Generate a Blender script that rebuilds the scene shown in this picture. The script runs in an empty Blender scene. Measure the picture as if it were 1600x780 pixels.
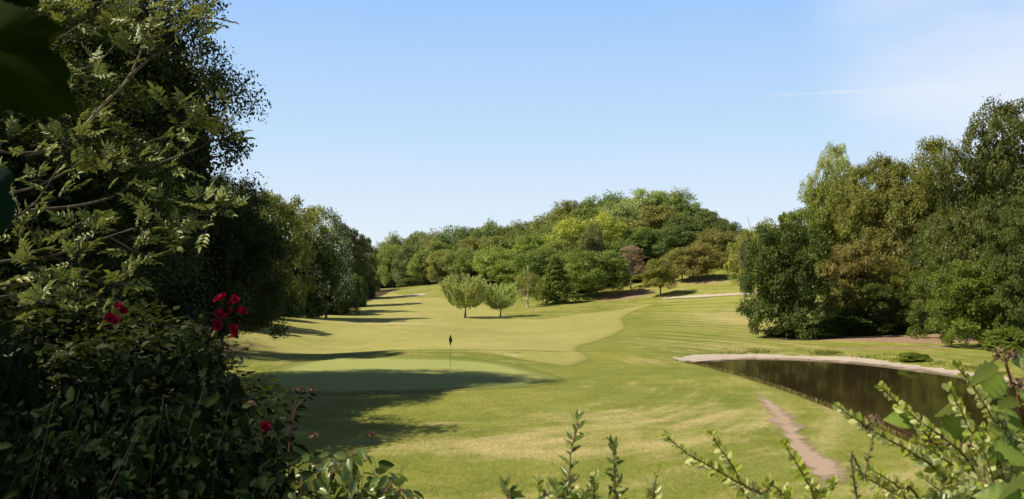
import bpy, math, random
import numpy as np
from mathutils import Vector

R = math.radians
PI = math.pi
rng = np.random.default_rng(11)
random.seed(11)
scene = bpy.context.scene
col = scene.collection

# ------------------------------------------------------------------ camera numbers
FPX, CXP, CYP = 1386.0, 800.0, 390.0
PITCH = math.atan(50.0 / FPX)
EYE = 5.4
CP, SP = math.cos(PITCH), math.sin(PITCH)


def at(px, py, Y):
    """world point that the photograph shows at (px, py), Y metres in front of the camera"""
    a, b = (px - CXP) / FPX, (CYP - py) / FPX
    dx, dy, dz = a, CP - b * SP, SP + b * CP
    k = Y / dy
    return np.array([dx * k, Y, EYE + dz * k])


def sstep(a, b, x):
    t = np.clip((x - a) / (b - a), 0, 1)
    return t * t * (3 - 2 * t)


# ------------------------------------------------------------------ terrain
POND = np.array([(12.2, 61.5), (13.2, 57), (14.1, 50), (14.5, 42), (14.5, 36), (14.3, 31), (14.2, 24), (15.5, 18),
                 (20, 15), (25, 20), (27.3, 30), (28.0, 42), (27.4, 49.8), (26.8, 54.6), (25.5, 59.2), (24.0, 62.6),
                 (21.2, 65.2), (17.7, 66.3), (14.2, 64.8), (12.4, 63.2)])


def seg_dist(x, y, poly, closed=True):
    n = len(poly)
    best = np.full(np.shape(x), 1e9)
    for i in range(n if closed else n - 1):
        a, b = poly[i], poly[(i + 1) % n]
        d = b - a
        t = np.clip(((x - a[0]) * d[0] + (y - a[1]) * d[1]) / (d @ d), 0, 1)
        best = np.minimum(best, np.hypot(x - a[0] - t * d[0], y - a[1] - t * d[1]))
    return best


def inside(x, y, poly):
    r = np.zeros(np.shape(x), bool)
    n = len(poly)
    for i in range(n):
        (x0, y0), (x1, y1) = poly[i], poly[(i + 1) % n]
        if y0 == y1:
            continue
        c = ((y0 > y) != (y1 > y)) & (x < (x1 - x0) * (y - y0) / (y1 - y0) + x0)
        r ^= c
    return r


def pond_sdf(x, y):
    d = seg_dist(x, y, POND)
    return np.where(inside(x, y, POND), -d, d)


_nw = np.random.default_rng(5)
_waves = [(_nw.uniform(0, 2 * PI), _nw.uniform(0, 2 * PI)) for _ in range(8)]


def wavy(x, y, wl, k0=0):
    s = 0
    for i in range(4):
        a, p = _waves[(i + k0) % 8]
        s = s + np.sin((x * math.cos(a) + y * math.sin(a)) * 2 * PI / (wl * (0.75 + 0.2 * i)) + p)
    return s / 4


def terrain(x, y):
    x = np.asarray(x, float)
    y = np.asarray(y, float)
    d = np.sqrt((x * 0.55) ** 2 + np.maximum(y, 0) ** 2)
    z = 3.7 * (1 - sstep(2.0, 15.0, d))
    z = z + 2.7 * sstep(90, 300, y)
    z = z + 14 * np.exp(-((x - 45) / 50) ** 2 - ((y - 240) / 55) ** 2)
    z = z + 8 * np.exp(-((x - 70) / 35) ** 2 - ((y - 170) / 45) ** 2)
    z = z + 1.6 * sstep(-14, -30, x) * sstep(10, 30, y) * (1 - sstep(90, 140, y))
    sd = pond_sdf(x, y)
    calm = sstep(0.5, 12, sd) * sstep(10, 22, np.hypot((x + 5) * 0.8, (y - 50) * 1.2)) * sstep(12, 24, y)
    z = z + calm * (0.22 * wavy(x, y, 24) + 0.05 * wavy(x, y, 11, 3))
    z = z + 0.55 * np.exp(-((x + 14) / 6) ** 2 - ((y - 97) / 5) ** 2)      # the parched hump on the fairway
    z = z + 0.35 * np.exp(-((x + 3) / 14) ** 2 - ((y - 64.5) / 2.2) ** 2)  # rim behind the putting green
    w = 1.0 + 4.4 * sstep(14.5, 19, x + (y - 60) * 0.25 * (y > 60))
    w = np.where(y > 60, np.maximum(w, 1 + 4.4 * sstep(60, 64.5, y)), w)
    t = np.clip(sd / w, 0, 1)
    dip = np.where(sd > 0, -0.38 * (1 - t * t * (3 - 2 * t) * 0.6 - 0.4 * t), -0.38 - 0.9 * sstep(0, 3, -sd))
    return z + dip


def ground_hit(px, py):
    """where the line of sight through a pixel meets the ground"""
    lo, hi = 12.0, 420.0
    ys = np.linspace(lo, hi, 2400)
    p = np.array([at(px, py, Y) for Y in ys])
    below = p[:, 2] <= terrain(p[:, 0], p[:, 1])
    i = int(np.argmax(below)) if below.any() else len(ys) - 1
    return p[i]


# ------------------------------------------------------------------ mesh building
class MB:
    def __init__(self):
        self.v, self.loops, self.tot, self.mi, self.a, self.n = [], [], [], [], [], 0

    def add(self, V, F, a=0.5, m=0):
        """V (n,3); F list of index arrays each (k, sides)"""
        V = np.asarray(V, float).reshape(-1, 3)
        for f in (F if isinstance(F, list) else [F]):
            f = np.asarray(f, int)
            if f.size == 0:
                continue
            self.loops.append((f + self.n).ravel())
            self.tot.append(np.full(len(f), f.shape[1]))
            self.mi.append(np.full(len(f), m))
        self.v.append(V)
        self.a.append(np.broadcast_to(np.asarray(a, float), (len(V),)).copy())
        self.n += len(V)
        return self

    def mesh(self, name, mats, smooth=True):
        me = bpy.data.meshes.new(name)
        V = np.concatenate(self.v)
        L = np.concatenate(self.loops)
        T = np.concatenate(self.tot)
        me.vertices.add(len(V))
        me.vertices.foreach_set('co', V.ravel())
        me.loops.add(len(L))
        me.loops.foreach_set('vertex_index', L.astype(np.int32))
        me.polygons.add(len(T))
        me.polygons.foreach_set('loop_start', np.concatenate([[0], np.cumsum(T)[:-1]]).astype(np.int32))
        me.polygons.foreach_set('loop_total', T.astype(np.int32))
        for m in (mats if isinstance(mats, (list, tuple)) else [mats]):
            me.materials.append(m)
        me.polygons.foreach_set('material_index', np.concatenate(self.mi).astype(np.int32))
        me.polygons.foreach_set('use_smooth', np.full(len(T), smooth))
        at_ = me.attributes.new('v', 'FLOAT', 'POINT')
        at_.data.foreach_set('value', np.concatenate(self.a).astype(np.float32))
        me.update(calc_edges=True)
        me.validate()
        return me


def link(name, me, parent=None, color=None):
    o = bpy.data.objects.new(name, me)
    col.objects.link(o)
    if parent:
        o.parent = parent
    if color is not None:
        o.color = (*color, 1)
    return o


def tag(o, label=None, cat=None, group=None, kind=None):
    if label: o['label'] = label
    if cat: o['category'] = cat
    if group: o['group'] = group
    if kind: o['kind'] = kind
    return o


def thing(name, label, cat, loc=(0, 0, 0), rz=0.0, group=None):
    o = bpy.data.objects.new(name, None)
    o.empty_display_size = 0.2
    col.objects.link(o)
    o.location = loc
    o.rotation_euler = (0, 0, rz)
    return tag(o, label, cat, group)


def nrm(a):
    return a / np.maximum(np.linalg.norm(a, axis=-1, keepdims=True), 1e-9)


def sphere_dirs(n, g, zmin=-1.0):
    z = g.uniform(zmin, 1, n)
    t = g.uniform(0, 2 * PI, n)
    r = np.sqrt(1 - z * z)
    return np.stack([r * np.cos(t), r * np.sin(t), z], 1)


# leaf templates: (along, across, up) in units of length / width / length
def tmpl(prof, fold=0.18, curl=0.0, zig=0.0):
    us = [p[0] for p in prof]
    V, F3, F4 = [(0, 0, 0)], [], []
    inner = prof[1:-1]
    for i, (u, h) in enumerate(inner):
        hh = h * (1 + (zig if i % 2 else -zig))
        z = -curl * u * u
        V += [(u, 0, z), (u - zig * 0.25 * (i % 2), hh, z + fold * hh), (u - zig * 0.25 * (i % 2), -hh, z + fold * hh)]
    V.append((1, 0, -curl))
    n = len(V) - 1
    F3 += [(0, 1, 2), (0, 3, 1)]
    for i in range(len(inner) - 1):
        a, b = 1 + 3 * i, 4 + 3 * i
        F4 += [(a, b, b + 1, a + 1), (a, a + 2, b + 2, b)]
    l = 1 + 3 * (len(inner) - 1)
    F3 += [(l, n, l + 1), (l, l + 2, n)]
    return np.array(V, float), [np.array(F3)] + ([np.array(F4)] if F4 else [])


T_CHIP = (np.array([(0, 0, 0), (0.45, 0.5, 0.10), (1, 0, -0.06), (0.45, -0.5, 0.10)], float), [np.array([(0, 3, 2, 1)])])
T_OVAL = tmpl([(0, 0), (0.15, 0.33), (0.42, 0.5), (0.75, 0.36), (0.92, 0.14), (1, 0)], 0.30, 0.10)
T_LANCE = tmpl([(0, 0), (0.22, 0.42), (0.5, 0.5), (0.8, 0.24), (1, 0)], 0.30, 0.16)
T_ROSE = tmpl([(0, 0), (0.2, 0.42), (0.5, 0.5), (0.8, 0.28), (1, 0)], 0.25, 0.22)
T_SERR_FLAT = tmpl([(0, 0), (.06, .22), (.14, .36), (.22, .43), (.31, .49), (.4, .50), (.49, .48), (.58, .43), (.67, .36), (.76, .28), (.85, .18), (.93, .09), (1, 0)], 0.22, 0.25, 0.11)


_v = T_SERR_FLAT[0].copy()
_k = (np.arange(len(_v)) - 1) // 3
_v[1:-1, 2] += 0.035 * (_k[1:-1] % 2) * (np.abs(_v[1:-1, 1]) * 2)      # corrugated between the side veins
_v[:, 2] += -0.10 * np.abs(_v[:, 1]) * 0
T_SERR = (_v, T_SERR_FLAT[1])
AV_SERR = np.where(np.arange(len(_v)) % 3 == 1, 0.55, np.where(_k % 2 == 0, 0.28, -0.25))


def scatter(mb, tm, P, T, N, L, W, a, m=0, av=None):
    """one leaf per row of P: T points along it, N is its face"""
    V, F = tm
    n = len(P)
    if n == 0:
        return
    T = nrm(T)
    N = nrm(N - T * (N * T).sum(1, keepdims=True))
    B = np.cross(N, T)
    L = np.broadcast_to(L, (n,))[:, None, None]
    W = np.broadcast_to(W, (n,))[:, None, None]
    X = P[:, None, :] + T[:, None, :] * V[None, :, 0:1] * L + B[:, None, :] * V[None, :, 1:2] * W + N[:, None, :] * V[None, :, 2:3] * L
    off = (np.arange(n) * len(V))[:, None, None]
    Fs = [(f[None] + off).reshape(-1, f.shape[1]) for f in F]
    va = np.repeat(np.broadcast_to(a, (n,)), len(V))
    if av is not None:
        va = va + np.tile(av, n)
    mb.add(X.reshape(-1, 3), Fs, va, m)


def tube(mb, P, rad, sides=7, a=0.5, m=0):
    P = np.asarray(P, float)
    n = len(P)
    rad = np.broadcast_to(np.asarray(rad, float), (n,))
    T = nrm(np.gradient(P, axis=0))
    ref = np.array([0.31, 0.95, 0.05])
    A = nrm(np.cross(T, ref))
    B = np.cross(T, A)
    th = np.arange(sides) * 2 * PI / sides
    V = P[:, None] + rad[:, None, None] * (A[:, None] * np.cos(th)[None, :, None] + B[:, None] * np.sin(th)[None, :, None])
    i = np.arange(n - 1)[:, None] * sides
    j = np.arange(sides)[None]
    k = (j + 1) % sides
    F = np.stack([i + j, i + k, i + sides + k, i + sides + j], -1).reshape(-1, 4)
    mb.add(V.reshape(-1, 3), [F, np.arange(sides)[None] + (n - 1) * sides], a, m)


def curve(pts, n=12):
    """smooth (Catmull-Rom) path through points"""
    pts = np.asarray(pts, float)
    q = np.vstack([2 * pts[0] - pts[1], pts, 2 * pts[-1] - pts[-2]])
    out = []
    for i in range(1, len(q) - 2):
        t = np.linspace(0, 1, n, endpoint=False)[:, None]
        out.append(0.5 * (2 * q[i] + (q[i + 1] - q[i - 1]) * t + (2 * q[i - 1] - 5 * q[i] + 4 * q[i + 1] - q[i + 2]) * t ** 2
                          + (3 * q[i] - q[i - 1] - 3 * q[i + 1] + q[i + 2]) * t ** 3))
    out.append(pts[-1:])
    return np.concatenate(out)


# ------------------------------------------------------------------ materials
def new_mat(name):
    m = bpy.data.materials.new(name)
    m.use_nodes = True
    nt = m.node_tree
    for n in list(nt.nodes):
        nt.nodes.remove(n)
    out = nt.nodes.new('ShaderNodeOutputMaterial')
    return m, nt, out


def N(nt, typ, **kw):
    n = nt.nodes.new(typ)
    for k, v in kw.items():
        if k.startswith('i_'):
            n.inputs[k[2:].replace('_', ' ')].default_value = v
        else:
            setattr(n, k, v)
    return n


def mixc(nt, fac, a, b, blend='MIX'):
    n = nt.nodes.new('ShaderNodeMix')
    n.data_type = 'RGBA'
    n.blend_type = blend
    for sock, val in ((n.inputs[0], fac), (n.inputs[6], a), (n.inputs[7], b)):
        if isinstance(val, bpy.types.NodeSocket):
            nt.links.new(val, sock)
        elif isinstance(val, (int, float)):
            sock.default_value = val
        else:
            sock.default_value = (*val, 1)
    return n.outputs[2]


def mth(nt, op, a, b=None, c=None, clamp=False):
    n = nt.nodes.new('ShaderNodeMath')
    n.operation = op
    n.use_clamp = clamp
    for s, v in zip(n.inputs, (a, b, c)):
        if v is None:
            continue
        if isinstance(v, bpy.types.NodeSocket):
            nt.links.new(v, s)
        else:
            s.default_value = v
    return n.outputs[0]


def attr(nt, name):
    return N(nt, 'ShaderNodeAttribute', attribute_name=name).outputs['Fac']


def noise(nt, scale, detail=4, rough=0.55, vec=None, kind='FBM'):
    n = N(nt, 'ShaderNodeTexNoise')
    n.inputs['Scale'].default_value = scale
    n.inputs['Detail'].default_value = detail
    n.inputs['Roughness'].default_value = rough
    if vec is None:
        g = N(nt, 'ShaderNodeNewGeometry')
        vec = g.outputs['Position']
    nt.links.new(vec, n.inputs['Vector'])
    return n.outputs['Fac']


def remap(nt, v, a, b, c=0.0, d=1.0):
    n = N(nt, 'ShaderNodeMapRange')
    n.interpolation_type = 'SMOOTHSTEP'
    for s, x in zip(n.inputs[1:5], (a, b, c, d)):
        s.default_value = x
    nt.links.new(v, n.inputs[0])
    return n.outputs[0]


def leaf_mat(name, base=None, trans=0.3, rough=0.45, spec=0.35, pale=None, vspread=0.7, back=None):
    """leaf shading: reflective face plus light passing through; tint from the object's own colour unless BASE is given"""
    m, nt, out = new_mat(name)
    v = attr(nt, 'v')
    if base is None:
        c0 = N(nt, 'ShaderNodeObjectInfo').outputs['Color']
    else:
        r = nt.nodes.new('ShaderNodeRGB')
        r.outputs[0].default_value = (*base, 1)
        c0 = r.outputs[0]
    h = N(nt, 'ShaderNodeHueSaturation')
    nt.links.new(c0, h.inputs['Color'])
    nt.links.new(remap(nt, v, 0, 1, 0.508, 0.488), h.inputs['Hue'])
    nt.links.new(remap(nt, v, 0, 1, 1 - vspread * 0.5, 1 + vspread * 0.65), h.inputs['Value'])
    c = h.outputs['Color']
    # broad tonal drift through a crown
    big = noise(nt, 0.35, 2, 0.5)
    c = mixc(nt, remap(nt, big, 0.35, 0.7, 0.0, 0.22), c, (0.26, 0.27, 0.06) if base is None else base, 'MIX') if base is None else c
    if back is not None:
        g = N(nt, 'ShaderNodeNewGeometry')
        c = mixc(nt, g.outputs['Backfacing'], c, back)
    if pale is not None:
        c = mixc(nt, mth(nt, 'GREATER_THAN', v, 1.5), c, pale)
    p = N(nt, 'ShaderNodeBsdfPrincipled')
    p.inputs['Roughness'].default_value = rough
    p.inputs['Specular IOR Level'].default_value = spec
    nt.links.new(c, p.inputs['Base Color'])
    t = N(nt, 'ShaderNodeBsdfTranslucent')
    tc = mixc(nt, 1.0, c, (1.25, 1.2, 0.6), 'MULTIPLY')
    nt.links.new(tc, t.inputs['Color'])
    mx = N(nt, 'ShaderNodeMixShader')
    mx.inputs[0].default_value = trans
    nt.links.new(p.outputs[0], mx.inputs[1])
    nt.links.new(t.outputs[0], mx.inputs[2])
    nt.links.new(mx.outputs[0], out.inputs['Surface'])
    return m


def plain_mat(name, c1, c2, scale=8.0, rough=0.8, spec=0.2, bump=0.0, stretch=None):
    m, nt, out = new_mat(name)
    vec = None
    if stretch:
        g = N(nt, 'ShaderNodeTexCoord')
        mp = N(nt, 'ShaderNodeMapping')
        mp.inputs['Scale'].default_value = stretch
        nt.links.new(g.outputs['Object'], mp.inputs[0])
        vec = mp.outputs[0]
    f = noise(nt, scale, 5, 0.6, vec)
    c = mixc(nt, remap(nt, f, 0.3, 0.7), c1, c2)
    p = N(nt, 'ShaderNodeBsdfPrincipled')
    p.inputs['Roughness'].default_value = rough
    p.inputs['Specular IOR Level'].default_value = spec
    nt.links.new(c, p.inputs['Base Color'])
    if bump:
        b = N(nt, 'ShaderNodeBump')
        b.inputs['Strength'].default_value = bump
        b.inputs['Distance'].default_value = 0.03
        nt.links.new(f, b.inputs['Height'])
        nt.links.new(b.outputs[0], p.inputs['Normal'])
    nt.links.new(p.outputs[0], out.inputs['Surface'])
    return m


def turf_mat(name, g1, g2, straw, dryness, stripe, soil=True, fine=1.0, soft=False):
    """mown grass: two greens, straw patches driven by the 'dry' attribute, faint mowing lines along 'mow'"""
    m, nt, out = new_mat(name)
    n1 = noise(nt, 0.09, 3, 0.5)
    n2 = noise(nt, 0.55, 4, 0.6)
    g = N(nt, 'ShaderNodeNewGeometry')
    mp = N(nt, 'ShaderNodeMapping')
    mp.inputs['Scale'].default_value = (1.0, 0.33, 1.0)
    nt.links.new(g.outputs['Position'], mp.inputs[0])
    n3 = noise(nt, 7.0, 4, 0.65, mp.outputs[0])
    n4 = noise(nt, 38.0, 2, 0.6)
    c = mixc(nt, remap(nt, mth(nt, 'ADD', mth(nt, 'MULTIPLY', n1, 0.6), mth(nt, 'MULTIPLY', n2, 0.4)), 0.36, 0.64), g1, g2)
    dry = attr(nt, 'dry')
    mow = attr(nt, 'mow')
    # streaks that follow the mower
    cx = N(nt, 'ShaderNodeCombineXYZ')
    nt.links.new(mth(nt, 'MULTIPLY', mow, 1.0), cx.inputs[0])
    nt.links.new(mth(nt, 'MULTIPLY', attr(nt, 'along'), 0.16), cx.inputs[1])
    streak = noise(nt, 0.9, 4, 0.6, cx.outputs[0])
    d = mth(nt, 'ADD', mth(nt, 'MULTIPLY', dry, 0.8), mth(nt, 'MULTIPLY', mth(nt, 'SUBTRACT', n2, 0.5), 0.9))
    d = mth(nt, 'ADD', d, mth(nt, 'MULTIPLY', mth(nt, 'SUBTRACT', streak, 0.5), 2.0))
    d = mth(nt, 'ADD', d, dryness)
    c = mixc(nt, remap(nt, d, 0.15, 0.95, 0, 0.9), c, straw)
    s = mth(nt, 'SINE', mth(nt, 'ADD', mth(nt, 'MULTIPLY', mow, 2 * PI / 3.1), mth(nt, 'MULTIPLY', n2, 2.2)))
    sf = mth(nt, 'MULTIPLY', mth(nt, 'MULTIPLY', remap(nt, s, -0.7, 0.7, 0, 1), attr(nt, 'rough')), remap(nt, streak, 0.3, 0.65, 0.3, 1.0))
    c = mixc(nt, mth(nt, 'MULTIPLY', sf, stripe), c, (0.46, 0.43, 0.14))
    if soil:
        b = mth(nt, 'ADD', attr(nt, 'bare'), mth(nt, 'MULTIPLY', mth(nt, 'SUBTRACT', n2, 0.5), 0.9))
        b = mth(nt, 'ADD', b, mth(nt, 'MULTIPLY', mth(nt, 'SUBTRACT', n3, 0.5), 0.5))
        bc = mixc(nt, n3, (0.34, 0.205, 0.13), (0.48, 0.325, 0.22))
        c = mixc(nt, remap(nt, b, 0.35, 0.75, 0, 0.95), c, bc)
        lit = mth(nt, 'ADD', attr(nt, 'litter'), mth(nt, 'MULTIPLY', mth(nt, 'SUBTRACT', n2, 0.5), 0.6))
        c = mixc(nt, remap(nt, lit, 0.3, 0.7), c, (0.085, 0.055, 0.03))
    k = mth(nt, 'ADD', mth(nt, 'MULTIPLY', mth(nt, 'SUBTRACT', n3, 0.5), 0.95 * fine), mth(nt, 'MULTIPLY', mth(nt, 'SUBTRACT', n4, 0.5), 0.9 * fine))
    k = mth(nt, 'ADD', k, 1.0)
    hv = N(nt, 'ShaderNodeHueSaturation')
    nt.links.new(c, hv.inputs['Color'])
    nt.links.new(k, hv.inputs['Value'])
    p = N(nt, 'ShaderNodeBsdfPrincipled')
    p.inputs['Roughness'].default_value = 0.85
    p.inputs['Specular IOR Level'].default_value = 0.12
    nt.links.new(hv.outputs[0], p.inputs['Base Color'])
    bp = N(nt, 'ShaderNodeBump')
    bp.inputs['Strength'].default_value = 0.55 * fine
    bp.inputs['Distance'].default_value = 0.06
    nt.links.new(mth(nt, 'ADD', n3, mth(nt, 'MULTIPLY', n4, 0.6)), bp.inputs['Height'])
    nt.links.new(bp.outputs[0], p.inputs['Normal'])
    if soft:
        fade_edge(nt, p, out, mth(nt, 'ADD', attr(nt, 'v'), mth(nt, 'MULTIPLY', mth(nt, 'SUBTRACT', n3, 0.5), 0.25)), 0.05, 0.9)
    else:
        nt.links.new(p.outputs[0], out.inputs['Surface'])
    return m


def fade_edge(nt, p, out, v, a, b):
    """the sheet thins out towards its edge, so the turf below shows between its blades"""
    tr = N(nt, 'ShaderNodeBsdfTransparent')
    mx = N(nt, 'ShaderNodeMixShader')
    nt.links.new(remap(nt, v, a, b), mx.inputs[0])
    nt.links.new(tr.outputs[0], mx.inputs[1])
    nt.links.new(p.outputs[0], mx.inputs[2])
    nt.links.new(mx.outputs[0], out.inputs['Surface'])


M = {}
M['leaf'] = leaf_mat('tree_foliage', None, 0.36, 0.5, 0.3, pale=(0.93, 0.94, 0.88))
M['bark'] = plain_mat('bark', (0.07, 0.055, 0.04), (0.16, 0.13, 0.10), 3, 0.9, 0.1, 0.6, (3, 3, 0.6))
M['birch_bark'] = plain_mat('birch_bark', (0.55, 0.53, 0.48), (0.75, 0.73, 0.68), 2, 0.7, 0.2, 0.2, (1, 1, 4))
M['dead_wood'] = plain_mat('dead_wood', (0.20, 0.16, 0.13), (0.32, 0.27, 0.22), 3, 0.9, 0.1)
M['turf'] = turf_mat('rough_grass', (0.205, 0.236, 0.036), (0.325, 0.318, 0.060), (0.58, 0.46, 0.205), 0.17, 0.55)
M['fairway'] = turf_mat('fairway_grass', (0.375, 0.355, 0.092), (0.455, 0.410, 0.122), (0.58, 0.48, 0.22), 0.10, 0.05, fine=0.7, soft=True)
M['green'] = turf_mat('green_grass', (0.355, 0.385, 0.105), (0.41, 0.415, 0.12), (0.46, 0.42, 0.18), -0.15, 0.0, soil=False, fine=0.4, soft=True)
M['collar'] = turf_mat('collar_grass', (0.240, 0.268, 0.055), (0.29, 0.30, 0.07), (0.46, 0.40, 0.17), -0.1, 0.0, soil=False, fine=0.7, soft=True)
M['sand'] = plain_mat('pale_sand', (0.56, 0.45, 0.34), (0.68, 0.58, 0.46), 1.3, 0.95, 0.05, 0.3)

m, nt, out = new_mat('dry_dirt')
f1, f2 = noise(nt, 0.8, 4, 0.6), noise(nt, 9.0, 4, 0.6)
dc = mixc(nt, f2, (0.41, 0.285, 0.185), (0.58, 0.44, 0.32))
e_ = mth(nt, 'ADD', mth(nt, 'MULTIPLY', attr(nt, 'v'), 1.55), mth(nt, 'MULTIPLY', mth(nt, 'SUBTRACT', f1, 0.5), 3.2))
e_ = mth(nt, 'ADD', e_, mth(nt, 'MULTIPLY', mth(nt, 'SUBTRACT', f2, 0.5), 0.4))
p = N(nt, 'ShaderNodeBsdfPrincipled')
p.inputs['Roughness'].default_value = 0.95
p.inputs['Specular IOR Level'].default_value = 0.05
nt.links.new(dc, p.inputs['Base Color'])
b = N(nt, 'ShaderNodeBump')
b.inputs['Strength'].default_value = 0.7
b.inputs['Distance'].default_value = 0.04
nt.links.new(f2, b.inputs['Height'])
nt.links.new(b.outputs[0], p.inputs['Normal'])
fade_edge(nt, p, out, e_, 0.30, 1.25)
M['dirt'] = m
m, nt, out = new_mat('shore_sand')
f1, f2 = noise(nt, 0.9, 5, 0.65), noise(nt, 8.0, 4, 0.6)
g_ = N(nt, 'ShaderNodeNewGeometry')
sz = N(nt, 'ShaderNodeSeparateXYZ')
nt.links.new(g_.outputs['Position'], sz.inputs[0])
wet = mth(nt, 'ADD', sz.outputs[2], mth(nt, 'MULTIPLY', mth(nt, 'SUBTRACT', f1, 0.5), 0.22))
sc_ = mixc(nt, f2, (0.50, 0.39, 0.29), (0.72, 0.62, 0.50))
sc_ = mixc(nt, remap(nt, f1, 0.5, 0.72, 0, .6), sc_, (0.42, 0.31, 0.21))
sc_ = mixc(nt, remap(nt, wet, -0.34, -0.26), (0.20, 0.145, 0.09), sc_)
p = N(nt, 'ShaderNodeBsdfPrincipled')
p.inputs['Roughness'].default_value = 0.9
p.inputs['Specular IOR Level'].default_value = 0.1
nt.links.new(sc_, p.inputs['Base Color'])
b = N(nt, 'ShaderNodeBump')
b.inputs['Strength'].default_value = 0.6
b.inputs['Distance'].default_value = 0.05
nt.links.new(f2, b.inputs['Height'])
nt.links.new(b.outputs[0], p.inputs['Normal'])
nt.links.new(p.outputs[0], out.inputs['Surface'])
M['shore'] = m

# ------------------------------------------------------------------ ground sheet
DIRT = np.array([ground_hit(*p)[:2] for p in ((1165, 606), (1195, 625), (1215, 645), (1228, 662), (1245, 690), (1268, 718), (1290, 745), (1300, 775))])
GREEN_C = np.array([-5.0, 52.0])


def ground_attrs(x, y):
    gx, gy = (x - GREEN_C[0]), (y - GREEN_C[1])
    mow = np.hypot(gx * 1.0, gy * 0.72) + 0.5 * wavy(x, y, 30)
    along = np.arctan2(gy * 0.72, gx) * 22
    dry = 0.12 + 0.0 * x
    for (px, py, rx, ry, k) in ((1000, 655, 6, 3.5, .40), (850, 710, 3.0, 1.6, .45), (1100, 640, 3.5, 3, .25), (820, 690, 3, 1, .4),
                                (1010, 563, 2.0, 4.0, .7), (610, 507, 7, 5, .75), (940, 610, 6, 5, -.15), (700, 640, 4, 4, -.45), (760, 740, 8, 2.0, -.3),
                                (1110, 490, 7, 14, .25), (1150, 500, 4, 12, .45), (960, 690, 5, 1.5, .35), (1000, 600, 5, 4, .1), (1130, 540, 6, 6, .35), (945, 553, 4, 9, -.75), (995, 512, 4, 14, -.7), (900, 585, 5, 5, -.5), (880, 625, 6, 3, -.35), (1060, 478, 6, 12, -.3)):
        c = ground_hit(px, py)
        dry = dry + k * np.exp(-((x - c[0]) / rx) ** 2 - ((y - c[1]) / ry) ** 2)
    bare = -0.15 + 0.50 * np.exp(-(seg_dist(x, y, DIRT, False) / 1.1) ** 2)
    for (px, py, rx, ry, k) in ((1010, 565, 1.0, 2.5, .55), (1350, 529, 7, 2.5, .55), (1490, 541, 5, 2, .5), (1395, 526, 6, 4.5, 1.5), (1440, 531, 6, 4, 1.5), (1240, 530, 8, 3.0, .55), (1330, 545, 7, 2, .5),
                                (1085, 437, 5, 8, .7), (1000, 457, 6, 8, .6), (590, 452, 10, 10, .9), (640, 457, 14, 5, .6), (620, 508, 4, 2.5, .45),
                                (1180, 515, 2.5, 10, .6), (1150, 480, 5, 15, .45), (850, 712, 1.8, .9, .40), (1420, 545, 6, 2, .4), (1130, 440, 5, 8, .5), (960, 466, 6, 8, .8)):
        c = ground_hit(px, py)
        bare = bare + k * np.exp(-((x - c[0]) / rx) ** 2 - ((y - c[1]) / ry) ** 2)
    sd = pond_sdf(x, y)
    bare = bare + (0.32 + 0.3 * wavy(x, y, 6)) * np.exp(-((sd - 0.5) / 0.5) ** 2) * (sd > -1)
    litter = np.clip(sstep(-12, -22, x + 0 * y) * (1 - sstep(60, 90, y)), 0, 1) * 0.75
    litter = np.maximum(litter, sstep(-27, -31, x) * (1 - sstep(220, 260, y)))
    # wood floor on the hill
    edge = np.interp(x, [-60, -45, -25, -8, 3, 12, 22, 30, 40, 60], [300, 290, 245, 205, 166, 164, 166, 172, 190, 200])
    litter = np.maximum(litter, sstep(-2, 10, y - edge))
    rough = sstep(2, 16, x - (y - 60) * 0.02) * sstep(72, 84, y) * (1 - sstep(150, 175, y)) * sstep(0.16, 0.2, (x + 2) / np.maximum(y, 1))
    rough = np.maximum(rough, 0.35 * (1 - sstep(42, 50, y)) * sstep(1, 5, x + 3))
    return dict(mow=mow, along=along, dry=dry, bare=bare, litter=litter, rough=rough)


def add_attrs(me):
    n = len(me.vertices)
    co = np.empty(n * 3)
    me.vertices.foreach_get('co', co)
    co = co.reshape(-1, 3)
    for k, v in ground_attrs(co[:, 0], co[:, 1]).items():
        a = me.attributes.new(k, 'FLOAT', 'POINT')
        a.data.foreach_set('value', np.broadcast_to(v, (n,)).astype(np.float32))


def axis(segs):
    out = [np.arange(a, b, s) for a, b, s in segs]
    return np.concatenate(out + [[segs[-1][1]]])


xs = axis([(-4000, -600, 340), (-600, -120, 30), (-120, -40, 2.5), (-40, -10, 1.0), (-10, 34, 0.5), (34, 60, 1.0), (60, 140, 2.5), (140, 600, 30), (600, 4000, 340)])
ys = axis([(-300, -30, 30), (-30, 14, 1.5), (14, 74, 0.5), (74, 190, 1.0), (190, 320, 2.5), (320, 800, 30), (800, 6000, 300)])
X, Y = np.meshgrid(xs, ys)
mb = MB()
i = np.arange(len(ys) - 1)[:, None] * len(xs)
j = np.arange(len(xs) - 1)[None]
F = np.stack([i + j, i + j + 1, i + len(xs) + j + 1, i + len(xs) + j], -1).reshape(-1, 4)
mb.add(np.stack([X, Y, terrain(X, Y)], -1).reshape(-1, 3), F)
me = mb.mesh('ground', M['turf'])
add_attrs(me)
tag(link('ground', me), 'mown rough grass of the golf course, green with straw coloured patches', None, None, 'structure')


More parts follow.
